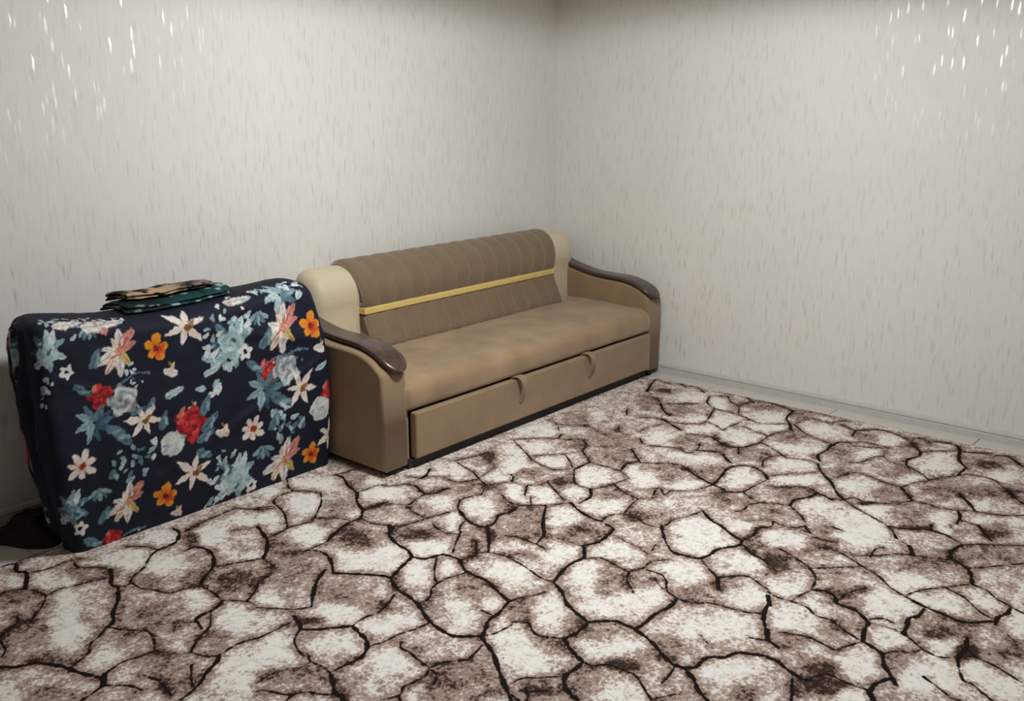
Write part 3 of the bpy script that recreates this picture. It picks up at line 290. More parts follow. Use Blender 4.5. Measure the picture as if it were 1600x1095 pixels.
# outside the stretch of carpet that was drawn by hand the print goes on with generated cells
def add_seg(ax, ay, bx, by, hw, reach=.06):
    i0 = max(int((min(ax, bx)-reach-CX0)/st), 0); i1 = min(int((max(ax, bx)+reach-CX0)/st)+2, nx)
    j0 = max(int((min(ay, by)-reach-CY0)/st), 0); j1 = min(int((max(ay, by)+reach-CY0)/st)+2, ny)
    if i1 <= i0 or j1 <= j0: return
    x = GX[i0:i1, j0:j1]; y = GY[i0:i1, j0:j1]; dx, dy = bx-ax, by-ay
    t = np.clip(((x-ax)*dx+(y-ay)*dy)/(dx*dx+dy*dy+1e-9), 0, 1)
    d = np.hypot(x-ax-t*dx, y-ay-t*dy)-hw
    D[i0:i1, j0:j1] = np.minimum(D[i0:i1, j0:j1], d)
for ln in CR.strip().split(';'):
    q = list(map(int, ln.split())); hw = HWID[q[0]]
    P = np.array(q[1:], float).reshape(-1, 2)/1000
    if len(P) > 2: P = spline(P, (len(P)-1)*3+1)
    n = len(P)
    for k in range(n-1):
        jit = 1+.28*math.sin(k*2.1+P[k][0]*40)
        add_seg(*P[k], *P[k+1], hw*jit)
# frustum foot print: generated cells outside it
def edge(p, q, x, y): return (q[0]-p[0])*(y-p[1])-(q[1]-p[1])*(x-p[0])
inside = (edge((.729, 2.375), (2.456, .341), GX, GY) > .0) & (edge((2.471, .335), (4.372, .755), GX, GY) > 0) & (edge((1.06, 3.16), (.719, 2.39), GX, GY) > 0)
sx, sy = np.meshgrid(np.arange(CX0-.3, CX1+.3, .27), np.arange(CY0-.3, CY1+.3, .27), indexing='ij')
seeds = np.stack([sx.ravel(), sy.ravel()], 1)+rng.uniform(-.12, .12, (sx.size, 2))
o = ~inside; xo = GX[o]+.02*vnoise(GX[o], GY[o], 9, 3); yo = GY[o]+.02*vnoise(GX[o], GY[o], 9, 8)
best = np.full(xo.shape, 9.); sec = best.copy()
for s in seeds:
    d = np.hypot(xo-s[0], yo-s[1]); nb = np.minimum(best, d); sec = np.minimum(sec, np.maximum(best, d)); best = nb
D[o] = np.minimum((sec-best)*.5-.005, .06)
TONE = np.zeros(GX.shape, np.float32)
for ln in TN.strip().split(';'):
    v, cx, cy, a, b, c, d = map(int, ln.split()); cx, cy, a, b, c, d = [t/1000 for t in (cx, cy, a, b, c, d)]
    rx = abs(a)+abs(c); ry = abs(b)+abs(d)
    i0 = max(int((cx-1.6*rx-CX0)/st), 0); i1 = min(int((cx+1.6*rx-CX0)/st)+2, nx)
    j0 = max(int((cy-1.6*ry-CY0)/st), 0); j1 = min(int((cy+1.6*ry-CY0)/st)+2, ny)
    if i1 <= i0 or j1 <= j0: continue
    det = a*d-b*c
    if abs(det) < 1e-9: continue
    x = GX[i0:i1, j0:j1]-cx; y = GY[i0:i1, j0:j1]-cy
    p = (x*d-y*c)/det; q = (y*a-x*b)/det
    TONE[i0:i1, j0:j1] += v*np.exp(-(p*p+q*q)**1.6*.8)
TONE = np.clip(TONE, -2, 1.1)
TONE[o] += (1.1*vnoise(GX[o], GY[o], 5, 40, 2)).astype(np.float32)
idx = np.arange(nx*ny).reshape(nx, ny)
Q = np.stack([idx[:-1, :-1], idx[1:, :-1], idx[1:, 1:], idx[:-1, 1:]], -1).reshape(-1, 4)
V = np.stack([GX.ravel(), GY.ravel(), np.full(GX.size, CZ)], 1)
# bound edge: a skirt of quads down to the floor
ring = np.concatenate([idx[:, 0], idx[-1, 1:], idx[-2::-1, -1], idx[0, -2:0:-1]])
low = V[ring].copy(); low[:, 2] = .0005
li = np.arange(len(ring))+len(V)
Q2 = np.stack([ring, li, np.roll(li, -1), np.roll(ring, -1)], 1)
me = quads_mesh('carpet', np.vstack([V, low]), np.vstack([Q, Q2]), [list(li[::-1])])
at = me.attributes.new('crack', 'FLOAT', 'POINT'); at.data.foreach_set('value', np.concatenate([D.ravel(), np.full(len(ring), .0)]).astype(np.float32))
at = me.attributes.new('tone', 'FLOAT', 'POINT'); at.data.foreach_set('value', np.concatenate([TONE.ravel(), np.full(len(ring), -1.0)]).astype(np.float32))
m = NT('cracked_earth_carpet'); c = m.coord()
aC = m.n('ShaderNodeAttribute', attribute_name='crack').outputs['Fac']; aT = m.n('ShaderNodeAttribute', attribute_name='tone').outputs['Fac']
n1 = m.noise(c, 19, 6, .72); n2 = m.noise(c, 88, 3, .75); n3 = m.noise(c, 60, 4, .6)
sig = m.math('MULTIPLY', aT, .22)
sig = m.math('ADD', sig, m.math('MULTIPLY', m.math('SUBTRACT', n1, .5), 1.15))
sig = m.math('ADD', sig, m.math('MULTIPLY', m.math('SUBTRACT', n2, .5), 1.2))
sig = m.math('SUBTRACT', sig, m.rng(aC, .030, .0, 0, .20))
sig = m.math('ADD', sig, .455)
col = m.ramp(sig, [(.04, srgb(52, 38, 33)), (.13, srgb(104, 82, 74)), (.22, srgb(148, 126, 116)), (.42, srgb(172, 153, 144)), (.49, srgb(214, 203, 196)), (.66, srgb(234, 231, 226))])
n4 = m.noise(c, 46, 4, .7)
col = m.mix(m.rng(n4, .5, .64, 0, .55), col, m.mix(.5, col, srgb(150, 130, 121)))
ck = m.rng(m.math('ADD', aC, m.math('MULTIPLY', m.math('SUBTRACT', n3, .5), .010)), .0018, -.0022)
col = m.mix(ck, col, srgb(28, 20, 18))
m.set(Base_Color=col, Roughness=.95, Specular_IOR_Level=.1)
m.bump(n2, .35, .003)
carpet = tag(obj('carpet', me, m.m, smooth=False), 'cream and brown carpet printed with black cracked earth lines', 'carpet')
# ------------------------------------------------------------------ sofa
CZ = .008
sofa = thing('sofa', 'brown sofa bed with cream back wings and dark wood arm caps', 'sofa', (3.44, 3.06, CZ))
OX, OY, OZ = 3.44, 3.06, CZ
def sp(name, me, mat, parent=None, **kw):
    """link a part modelled in room coordinates under the sofa"""
    o = obj(name, me, mat, parent or sofa, **kw)
    if parent is None: o.location = (-OX, -OY, -OZ)
    return o
SX0, SX1 = 2.385, 4.497
def extrude_yz(name, prof, x0, x1, bev=.012, seg=3):
    """closed YZ outline extruded along x, bevelled all round"""
    bm = bmesh.new()
    a = [bm.verts.new((x0, y, z)) for y, z in prof]; b = [bm.verts.new((x1, y, z)) for y, z in prof]
    n = len(prof)
    fa = bm.faces.new(a); fb = bm.faces.new(b[::-1])
    for k in range(n): bm.faces.new((a[k], b[k], b[(k+1) % n], a[(k+1) % n]))
    bmesh.ops.recalc_face_normals(bm, faces=bm.faces)
    es = [e for e in bm.edges if len(e.link_faces) == 2 and (fa in e.link_faces or fb in e.link_faces)]
    if bev: bmesh.ops.bevel(bm, geom=es, offset=bev, segments=seg, profile=.5, affect='EDGES', clamp_overlap=True)
    return bm
# arm outline (y, z): front edge up, over the S-curved top, down the back
cap_line = spline([(2.722, .440), (2.745, .470), (2.79, .500), (2.85, .520), (2.92, .529), (3.02, .532), (3.13, .541), (3.26, .568), (3.385, .604)], 44)
arm_prof = [(3.40, .035), (2.72, .035), (2.72, .395)]+[tuple(p) for p in spline([(2.72, .395), (2.722, .432), (2.735, .458), (2.765, .480)], 8)[1:-1]]+[(y, z-.004) for y, z in cap_line if y > 2.765]+[(3.40, .60)]
def arm_cap(x0, x1):
    # flat wooden strip following the arm, its front end rounded in plan and curled down
    L = spline([(2.708, .440), (2.728, .462), (2.765, .489), (2.82, .512), (2.90, .529), (3.01, .533), (3.13, .542), (3.26, .569), (3.385, .606)], 60)
    Tn = np.gradient(L, axis=0); Tn /= np.linalg.norm(Tn, axis=1)[:, None]
    N = np.stack([-Tn[:, 1], Tn[:, 0]], 1)
    xc = (x0+x1)/2; w0 = (x1-x0)/2
    s = np.concatenate([[0], np.cumsum(np.linalg.norm(np.diff(L, axis=0), axis=1))])
    w = w0*np.where(s < .075, np.sqrt(np.clip(1-((.075-s)/.075)**2, 0.0, 1))*.97+.03, 1)*(1-.22*sstep(.12, .5, s))
    th = .026
    sec = []
    for a in np.linspace(0, 2*PI, 20, endpoint=False):       # rounded-slab section
        ca, sa = math.cos(a), math.sin(a)
        sec.append((math.copysign(abs(ca)**.4, ca), .5+.5*math.copysign(abs(sa)**.6, sa)))
    P = np.zeros((len(L), 20, 3))
    for j, (a, b) in enumerate(sec):
        P[:, j, 0] = xc+w*a
        P[:, j, 1] = L[:, 0]+N[:, 0]*(b*th)
        P[:, j, 2] = L[:, 1]+N[:, 1]*(b*th)
    return grid_mesh('arm_cap', P, True, True)
for x0, x1, k0, k1 in ((SX0, 2.522, 2.414, 2.534), (4.360, SX1, 4.350, 4.470)):
    arm = sp('armrest', extrude_yz('armrest', arm_prof, x0, x1, .022, 4), M_brown, auto=True)
    sp('arm_cap', arm_cap(k0, k1), M_wood, arm)
    for y in (2.76, 3.35):
        bm = bmesh.new()
        zb = CZ if (y < 3.1 and x0 < 4) else 0.0
        bmesh.ops.create_cone(bm, cap_ends=True, segments=20, radius1=.03, radius2=.034, depth=.037-zb)
        bmesh.ops.translate(bm, vec=((x0+x1)/2, y, (.037+zb)/2), verts=bm.verts)
        sp('foot', bm, M_black)
# plinth: recessed dark base between the arms
sp('base_frame', box_bm(2.524, 4.358, 2.775, 3.38, .03, .25, .004), M_black, smooth=False)
sp('gap_shade_rail', box_bm(2.5235, 4.3585, 2.724, 2.775, .0095, .050, .003), M_black, smooth=False)  # black strip added to paint the shade in the gap under the drawer
sp('side_filler', box_bm(2.5235, 2.541, 2.735, 2.80, .035, .262, .003), M_brown, smooth=False)
# seat cushion: deep front, soft crown, shallow dimples
nxs, nps = 120, 46
sprof = spline([(2.745, .262), (2.712, .275), (2.704, .315), (2.712, .358), (2.745, .388), (2.80, .398), (2.95, .404), (3.12, .406), (3.26, .404)], nps)
xs = np.linspace(2.508, 4.374, nxs)
P = np.zeros((nxs, nps, 3)); e = np.minimum(xs-xs[0], xs[-1]-xs)
ed = 1-np.sqrt(np.clip(1-(1-np.clip(e/.03, 0, 1))**2, 0, 1))
P[:, :, 0] = xs[:, None]
P[:, :, 1] = sprof[None, :, 0]+ed[:, None]*.018*(sprof[None, :, 0] < 2.76)
P[:, :, 2] = sprof[None, :, 1]-ed[:, None]*.018*(sprof[None, :, 1] > .37)
top = sstep(2.74, 2.84, P[:, :, 1])
P[:, :, 2] += top*(.006*vnoise(P[:, :, 0], P[:, :, 1], 5.5, 11, 3)-.003)
P[:, :, 1] += (1-top)*.004*vnoise(P[:, :, 0], P[:, :, 2], 4, 5, 2)
for bx in np.arange(2.78, 4.3, .36):
    for by in (2.88, 3.07):
        r = np.hypot(P[:, :, 0]-bx, P[:, :, 1]-by); P[:, :, 2] -= .007*np.exp(-(r/.05)**2)*top
n0 = np.zeros((nxs, 2, 3)); n0[:, :, 0] = xs[:, None]; n0[:, 0, 1:] = (3.26, .262); n0[:, 1, 1:] = (2.76, .262)
sp('seat_cushion', grid_mesh('seat_cushion', np.concatenate([n0, P], 1), True, True), M_seat)
# pull-out drawer front with two fabric pull tabs
dr = sp('drawer', box_bm(2.546, 4.356, 2.694, 2.735, .055, .258, .009, 3), M_brown, auto=True)
for px_, pz in ((3.215, .256), (3.765, .256)):
    L = spline([(2.722, .262), (2.695, .270), (2.672, .262), (2.664, .240), (2.670, .205), (2.690, .150)], 22)
    P = np.zeros((22, 12, 3))
    wv = np.linspace(.034, .006, 22)
    for j, a in enumerate(np.linspace(0, 2*PI, 12, endpoint=False)):
        P[:, j, 0] = px_+wv*math.cos(a); P[:, j, 1] = L[:, 0]+.0045*math.sin(a); P[:, j, 2] = L[:, 1]+.004*math.sin(a)
    sp('pull_tab', grid_mesh('pull_tab', P, True, True), M_brown, dr)
# back body with cream wings
def back_shell(prof, x0, x1, r, nx_=90, zc=.50, lean=0.0):
    prof = np.asarray(prof); xs = np.concatenate([x0+r*(1-np.cos(np.linspace(0, PI/2, 12))), np.linspace(x0+r, x1-r, nx_)[1:-1], x1-r*(1-np.cos(np.linspace(PI/2, 0, 12)))])
    e = np.minimum(xs-x0, x1-xs); inset = r-np.sqrt(np.clip(r*r-np.clip(r-e, 0, r)**2, 0, None))
    P = np.zeros((len(xs), len(prof), 3)); P[:, :, 0] = xs[:, None]
    yc = 3.37
    fz = np.clip((prof[:, 1]-zc)/(prof[:, 1].max()-zc), 0, 1)
    P[:, :, 2] = prof[None, :, 1]-inset[:, None]*fz[None]*1.0
    P[:, :, 1] = prof[None, :, 0]+(yc-prof[None, :, 0])*np.clip(inset/r, 0, 1)[:, None]*.55
    return P
cream = list(spline([(3.285, .34), (3.287, .48), (3.285, .58), (3.276, .64), (3.282, .70), (3.312, .748), (3.36, .774), (3.41, .778), (3.455, .752), (3.47, .70)], 40))+[np.array((3.47, .34))]
P = back_shell(cream, 2.528, 4.354, .05)
bf = sp('back_frame', grid_mesh('back_frame', back_shell([(3.30, .06), (3.30, .44), (3.465, .44), (3.465, .06)], 2.53, 4.352, .01), True, True), M_black, smooth=False)
for x0, x1 in ((2.520, 2.80), (4.17, 4.420)):
    prof = cream[:]
    wing = sp('back_wing', grid_mesh('back_wing', back_shell([p for p in prof], x0, x1, .06, 30, .42), True, True), M_cream)
wl = sp('back_core', grid_mesh('back_core', back_shell([(p[0]+.012, p[1]-.01) for p in cream], 2.78, 4.19, .004, 10), True, True), M_back)
# upholstered channelled cushions in the middle
NCH = 14; CX_0, CX_1 = 2.772, 4.196
def channel(prof, x0, x1, amp, slant0=0, slant1=0):
    prof = np.asarray(prof); xs = np.linspace(x0, x1, NCH*10+1); ph = (xs-x0)/(x1-x0)*NCH
    b = np.sqrt(np.abs(np.sin(ph*PI)))
    Tn = np.gradient(prof, axis=0); Tn /= np.linalg.norm(Tn, axis=1)[:, None]
    N = np.stack([-Tn[:, 1], Tn[:, 0]], 1)
    if N[len(N)//2, 0] > 0: N = -N
    k = np.sin(np.linspace(0, PI, len(prof)))**.5
    P = np.zeros((len(xs), len(prof), 3)); P[:, :, 0] = xs[:, None]
    e = np.minimum(xs-x0, x1-xs); end = np.clip(e/.012, 0, 1)[:, None]**.5
    off = amp*b[:, None]*k[None]
    P[:, :, 1] = prof[None, :, 0]+N[None, :, 0]*off+(1-end)*.012*(-N[None, :, 0]); P[:, :, 2] = prof[None, :, 1]+N[None, :, 1]*off+(1-end)*.012*(-N[None, :, 1])
    return P, prof, N
up = spline([(3.285, .582), (3.262, .590), (3.252, .625), (3.255, .668), (3.272, .712), (3.305, .757), (3.352, .787), (3.40, .796), (3.445, .782), (3.475, .745)], 34)
lo = spline([(3.27, .392), (3.205, .398), (3.196, .418), (3.212, .455), (3.235, .50), (3.256, .545), (3.268, .557), (3.29, .560)], 26)
def cushion(name, prof, amp, i0, i1, back, flare=0.0):
    P, pr, N = channel(prof, CX_0, CX_1, amp)
    if flare:
        g_ = sstep(.57, .80, P[:, :, 2]); P[:, :, 0] += (P[:, :, 0]-(CX_0+CX_1)/2)*flare*g_
    B = np.zeros((P.shape[0], len(back), 3)); B[:, :, 0] = P[:, :1, 0]; B[:, :, 1:] = np.asarray(back)[None]
    c = sp(name, grid_mesh(name, np.concatenate([P, B], 1), True, True), M_back)
    for k in range(1, NCH):
        x = CX_0+(CX_1-CX_0)*k/NCH
        path = np.stack([x+(x-(CX_0+CX_1)/2)*flare*sstep(.57, .80, pr[i0:i1, 1]), pr[i0:i1, 0]+N[i0:i1, 0]*.0012, pr[i0:i1, 1]+N[i0:i1, 1]*.0012], 1)
        sp('seam', grid_mesh('seam', tube(path, .003, 6), True, True), M_seam, c)
    return c
cushion('head_cushion', up, .009, 3, 31, [(3.45, .70), (3.33, .60)], .05)
cushion('lower_back_cushion', lo, .007, 3, 23, [(3.33, .54), (3.33, .40)])
sp('gold_strip', box_bm(CX_0-.003, CX_1+.003, 3.250, 3.30, .557, .5885, .005, 3), M_gold, auto=True)
# ------------------------------------------------------------------ bedding bundle under floral cloth
NAVY = np.array(srgb(21, 24, 42)[:3])
def lin(*c): return np.array(srgb(*c)[:3])
FL = """peony 1227 739 58 60 0;ring 1286 658 20 22 0;palm 1379 776 42 43 0;bit 1322 765 12 13 0;lily 1468 691 66 63 0;leaf 1387 683 34 34 60;orange 1602 677 48 45 0;star 1719 734 69 62 0;bud 1643 580 29 28 0;stem 1501 595 65 63 0;rose 1387 553 38 38 0;wpeony 1460 522 51 49 0;dash 1653 504 38 35 15;leaf 1330 583 33 34 -40;leaf 1556 475 33 32 60;bits 1216 625 32 33 0;bits 1192 579 28 29 0;bits 1500 630 23 22 0;flat 1433 797 76 72 0;flat 1322 819 54 54 0;peony 1897 638 83 73 0;bits 1959 713 50 44 0;bits 1814 620 53 48 0;bits 1864 578 50 44 0;ring 1957 592 28 24 0;bits 1826 689 37 33 0;dash 1813 552 37 34 20;bits 1802 493 49 43 0;flat 1961 799 61 53 0;cluster 2142 786 78 65 0;bits 2239 815 50 41 0;palm 2029 716 52 44 0;bits 1854 763 37 33 0;lily 2132 657 80 66 0;leaf 2052 629 44 37 60;orange 2267 638 55 44 0;bud 2303 538 32 26 0;stem 2176 545 69 57 0;rose 2059 493 44 39 0;wpeony 2137 482 56 46 0;leaf 1997 522 40 35 -40;cluster2 2029 422 79 66 0;leaf 2109 360 56 47 -35;star 2202 392 71 58 0;dash 2311 463 36 29 20;rose 2349 335 51 41 0;wball 2295 279 51 41 0;leaf 2408 301 43 34 80;bud 1717 427 22 22 0;leaf 1769 426 38 34 60;cluster2 1353 467 67 66 0;star 1528 432 57 56 0;leaf 1442 397 46 45 -50;leaf 1419 422 32 31 -30;rose 1700 370 61 55 0;wball 1626 316 46 43 0;bits 1569 318 35 33 0;grape 1467 290 73 69 0;wflower 1295 329 53 53 0;palm 1349 211 46 46 0;lily 1446 145 63 61 0;leaf 1362 123 34 35 55;orange 1586 120 48 46 0;bpeony 1244 181 58 58 0;ring 1272 101 24 25 0;stem 1444 21 59 57 0;rose 1387 20 31 30 0;leaf 1317 29 41 42 -40;bud 1626 36 26 24 0;leaf 1784 358 43 39 40;leaf 1763 308 38 34 20;leaf 1601 413 35 33 70;bud 1833 299 31 27 0;wflower 1970 277 53 46 0;grape 2128 239 83 70 0;leaf 2070 290 43 37 60;star 2347 152 64 50 0;lily 2115 106 78 65 0;orange 2246 89 50 42 0;star 1703 179 70 64 0;peony 1883 99 80 69 0;bits 1812 131 45 41 0;bits 1815 38 51 47 0;palm 2015 171 56 47 0;bits 1847 212 40 35 0;leaf 1751 240 38 35 -30;ring 1956 40 25 21 0;bits 2103 322 44 36 0;bits 1909 -26 36 32 0;leaf 1511 472 27 28 20;bits 1769 -4 33 31 0;stem 2089 536 61 51 0;bits 1250 850 24 24 0;bits 1300 846 26 26 0;bits 1375 838 24 24 0;bits 1440 820 26 26 0;bits 1500 815 20 20 0;bits 2030 826 26 26 0;bits 2082 830 24 24 0;bits 2178 836 30 30 0;bits 1981 812 22 22 0;bits 2250 830 24 24 0;bits 1340 815 18 18 0"""
def paint(X, V):
    """flat floral print: X along the bundle, V up the cloth (metres); returns linear RGB"""
    col = np.empty(X.shape+(3,)); col[:] = NAVY
    n = vnoise(X, V, 18, 21, 3)
    col *= (1+.18*n)[..., None]
    jx = X+.006*vnoise(X, V, 75, 4, 3); jy = V+.006*vnoise(X, V, 75, 9, 3)
    fine = vnoise(X, V, 130, 31, 2); med = vnoise(X, V, 60, 33, 2)
    def put(sl, mask, c, soft=None):
        c = np.asarray(c); a = np.clip(mask, 0, 1)[..., None]
        col[sl] = col[sl]*(1-a)+c*a
    def window(cx, cy, r):
        return (np.abs(X-cx) < r*1.9) & (np.abs(V-cy) < r*1.9)
    PALE = [lin(142, 170, 178), lin(178, 199, 203), lin(90, 120, 134), lin(58, 88, 104), lin(208, 218, 219)]
    WHT, CRM, PNK = lin(226, 219, 214), lin(228, 206, 186), lin(208, 138, 128)
    def leaf(cx, cy, r, ang, c, wdt=.34):
        w_ = window(cx, cy, r*1.3); x = jx[w_]-cx; y = jy[w_]-cy; a = math.radians(ang)
        u = (x*math.cos(a)+y*math.sin(a))/r; v = (-x*math.sin(a)+y*math.cos(a))/r
        hw = wdt*np.sqrt(np.clip(1-u*u, 0, 1))*(1-.3*u)
        mk = sstep(-.06, .06, hw-np.abs(v))*(np.abs(u) < 1)
        cc = np.asarray(c)*(1+.35*fine[w_])[:, None]*np.where(np.abs(v) < .05, .6, 1)[:, None]
        put(w_, mk*.92, cc)
    def petals(cx, cy, r, n_, c0, c1, rot, sharp=1.0, inner=.25, skew=1.0):
        w_ = window(cx, cy, r); x = (jx[w_]-cx); y = (jy[w_]-cy)/skew
        th = np.arctan2(y, x)+rot; rr = np.hypot(x, y)/r
        ph = np.abs(((th*n_/(2*PI)) % 1)-.5)*2          # 1 at the gap, 0 on the petal axis
        lim = inner+(1-inner)*(1-ph**sharp)
        k = np.floor(th*n_/(2*PI)).astype(int) % n_
        lim = lim*(1-.22*((k*7+3) % 5)/4)
        mk = sstep(-.05, .05, lim-rr)
        t = np.clip(rr/lim, 0, 1)[:, None]
        cc = np.asarray(c1)*(1-t)+np.asarray(c0)*t
        cc = cc*(1+.14*fine[w_])[:, None]*(1-.35*(ph > .78)*(rr > .2))[:, None]
        put(w_, mk, cc); return w_
    def disc(cx, cy, r, c, c2=None, swirl=6, edge=.12, skew=1.0):
        w_ = window(cx, cy, r); x = jx[w_]-cx; y = (jy[w_]-cy)/skew; rr = np.hypot(x, y)/r; th = np.arctan2(y, x)
        lim = 1+edge*np.sin(th*5+cx*90)+.08*fine[w_]
        mk = sstep(-.06, .06, lim-rr)
        t = np.clip(.5+.5*np.sin(rr*swirl*2+th*2+med[w_]*2.2), 0, 1)[:, None]
        cc = np.asarray(c)*(1-t)+np.asarray(c if c2 is None else c2)*t
        put(w_, mk, cc)
    def bits(cx, cy, r, n_, cs, size=.30, seed=0):
        g = np.random.default_rng(int(cx*7919+cy*104729)+seed)
        for k in range(n_):
            a = g.uniform(0, 2*PI); d = r*math.sqrt(g.uniform(0, 1))
            leaf(cx+d*math.cos(a), cy+d*math.sin(a), r*size*g.uniform(.7, 1.3), g.uniform(0, 180), cs[g.integers(len(cs))], .5)
    for e in FL.strip().split(';'):
        q = e.split(); kind = q[0]; cx, cy, r, r2 = [float(t)/1000 for t in q[1:5]]; ang = float(q[5])
        if kind in ('lily', 'star'): r *= 1.22
        if kind == 'orange': r *= 1.1
        if kind == 'peony' or kind == 'bpeony':
            cs = PALE if kind == 'peony' else [PALE[2], PALE[0], lin(120, 140, 140)]
            for k in range(7): leaf(cx+r*.75*math.cos(k*.9+.4), cy+r*.75*math.sin(k*.9+.4), r*.5, k*52+20, cs[k % len(cs)], .42)
            disc(cx, cy-r*.08, r*.66, cs[0], cs[1], 5, .14, 1.1)
            bits(cx, cy, r*.95, 12, [PALE[1], PALE[0], PALE[3]], .2)
            leaf(cx+r*.55, cy+r*.75, r*.45, 70, PALE[4], .35); leaf(cx-r*.6, cy-r*.65, r*.5, 20, PALE[1], .4)
        elif kind == 'ring':
            disc(cx, cy, r, PALE[4], WHT, 3, .2); disc(cx, cy, r*.34, NAVY, None, 1, .1)
        elif kind == 'palm':
            for k, a in enumerate((35, 62, 88, 118, 148)): leaf(cx+r*.55*math.cos(math.radians(a)+PI), cy+r*.35+r*.5*math.sin(math.radians(a)+PI), r*.52, a, PALE[2 if k % 2 else 0], .26)
        elif kind == 'bit': leaf(cx, cy, r, 30, PALE[1], .6)
        elif kind == 'lily':
            for k, (a, L, c) in enumerate(((48, 1.1, PNK), (80, .95, WHT), (20, .8, PNK), (200, 1.1, WHT), (232, 1.0, CRM), (268, 1.05, WHT), (305, .8, lin(196, 170, 110)), (160, .7, WHT), (110, .6, CRM))):
                ar = math.radians(a); leaf(cx+r*.5*L*math.cos(ar), cy+r*.5*L*math.sin(ar), r*.56*L, a, c, .36)
            for k, a in enumerate((45, 70, 215)):
                ar = math.radians(a); leaf(cx+r*.35*math.cos(ar), cy+r*.35*math.sin(ar), r*.36, a, lin(186, 88, 84), .10)
            disc(cx+r*.04, cy-r*.02, r*.20, lin(214, 160, 140), lin(190, 110, 90), 3)
        elif kind == 'orange':
            petals(cx, cy, r, 5, lin(226, 150, 44), lin(206, 92, 32), .5, 1.9, .5)
            petals(cx+r*.15, cy-r*.12, r*.62, 5, lin(218, 104, 36), lin(170, 40, 24), 1.2, 1.6, .4)
            disc(cx, cy, r*.18, lin(120, 30, 26), None, 2)
        elif kind == 'star':
            petals(cx, cy, r*1.1, 6, WHT, CRM, .35+cx*3, .9, .22)
            leaf(cx+r*.22, cy+r*.02, r*.32, 40, lin(150, 104, 60), .4); disc(cx+r*.1, cy-r*.05, r*.15, lin(92, 66, 38), lin(140, 100, 50), 3)
        elif kind == 'bud':
            leaf(cx, cy, r, 160, WHT, .5); leaf(cx+r*.4, cy+r*.45, r*.7, 60, CRM, .36); leaf(cx+r*.2, cy+r*1.0, r*.4, 110, lin(150, 130, 60), .4)
        elif kind == 'stem':
            for t in np.linspace(0, 1, 12):
                leaf(cx-r+2*r*t, cy-r*.5+r*.62*math.sin(t*2.2), r*.10, 20, PALE[2], .7)
            bits(cx+r*.3, cy-r*.25, r*.45, 6, [PALE[2], PALE[1], PALE[0]], .22)
        elif kind == 'rose':
            disc(cx, cy, r, lin(190, 44, 46), lin(118, 18, 26), 4.5, .16, 1.08)
            bits(cx, cy, r*.7, 5, [lin(214, 82, 76), lin(150, 26, 32)], .3); leaf(cx-r*.5, cy+r*.85, r*.4, 60, lin(206, 120, 110), .4)
        elif kind in ('wpeony', 'wball'):
            if kind == 'wpeony': disc(cx, cy, r, lin(196, 200, 200), lin(120, 128, 136), 5, .16)
            else: disc(cx, cy, r, lin(206, 214, 208), lin(178, 190, 188), 3, .05)
            bits(cx, cy, r*1.05, 5, [lin(196, 200, 200), PALE[0]], .22)
        elif kind == 'dash': leaf(cx, cy, r*1.05, ang, PALE[1], .34)
        elif kind == 'leaf': leaf(cx, cy, r*1.1, ang, PALE[2], .36); leaf(cx+r*.25, cy-r*.1, r*.55, ang+35, PALE[0], .3)
        elif kind == 'bits': bits(cx, cy, r, 7, [PALE[4], PALE[1], PALE[0]], .36)
        elif kind == 'flat': leaf(cx, cy, r, 4, WHT, .3); bits(cx, cy, r*.8, 5, [WHT, PALE[1], PNK], .22)
        elif kind in ('cluster', 'cluster2'):
            cs = [PALE[2], PALE[0], PALE[3]] if kind == 'cluster2' else [PALE[0], PALE[1], PALE[2]]
            for k in range(9): leaf(cx+r*.55*math.cos(k*2.4), cy+r*.55*math.sin(k*2.4), r*.5, math.degrees(k*2.4)+12, cs[k % 3], .34)
        elif kind == 'grape': bits(cx, cy, r, 20, [PALE[0], PALE[2], PALE[1]], .20)
        elif kind == 'wflower':
            petals(cx, cy, r*1.1, 7, WHT, lin(224, 190, 170), .2, 2.2, .45); disc(cx+r*.05, cy, r*.26, lin(170, 70, 40), lin(130, 40, 30), 4)
    return np.clip(col, 0, 1)

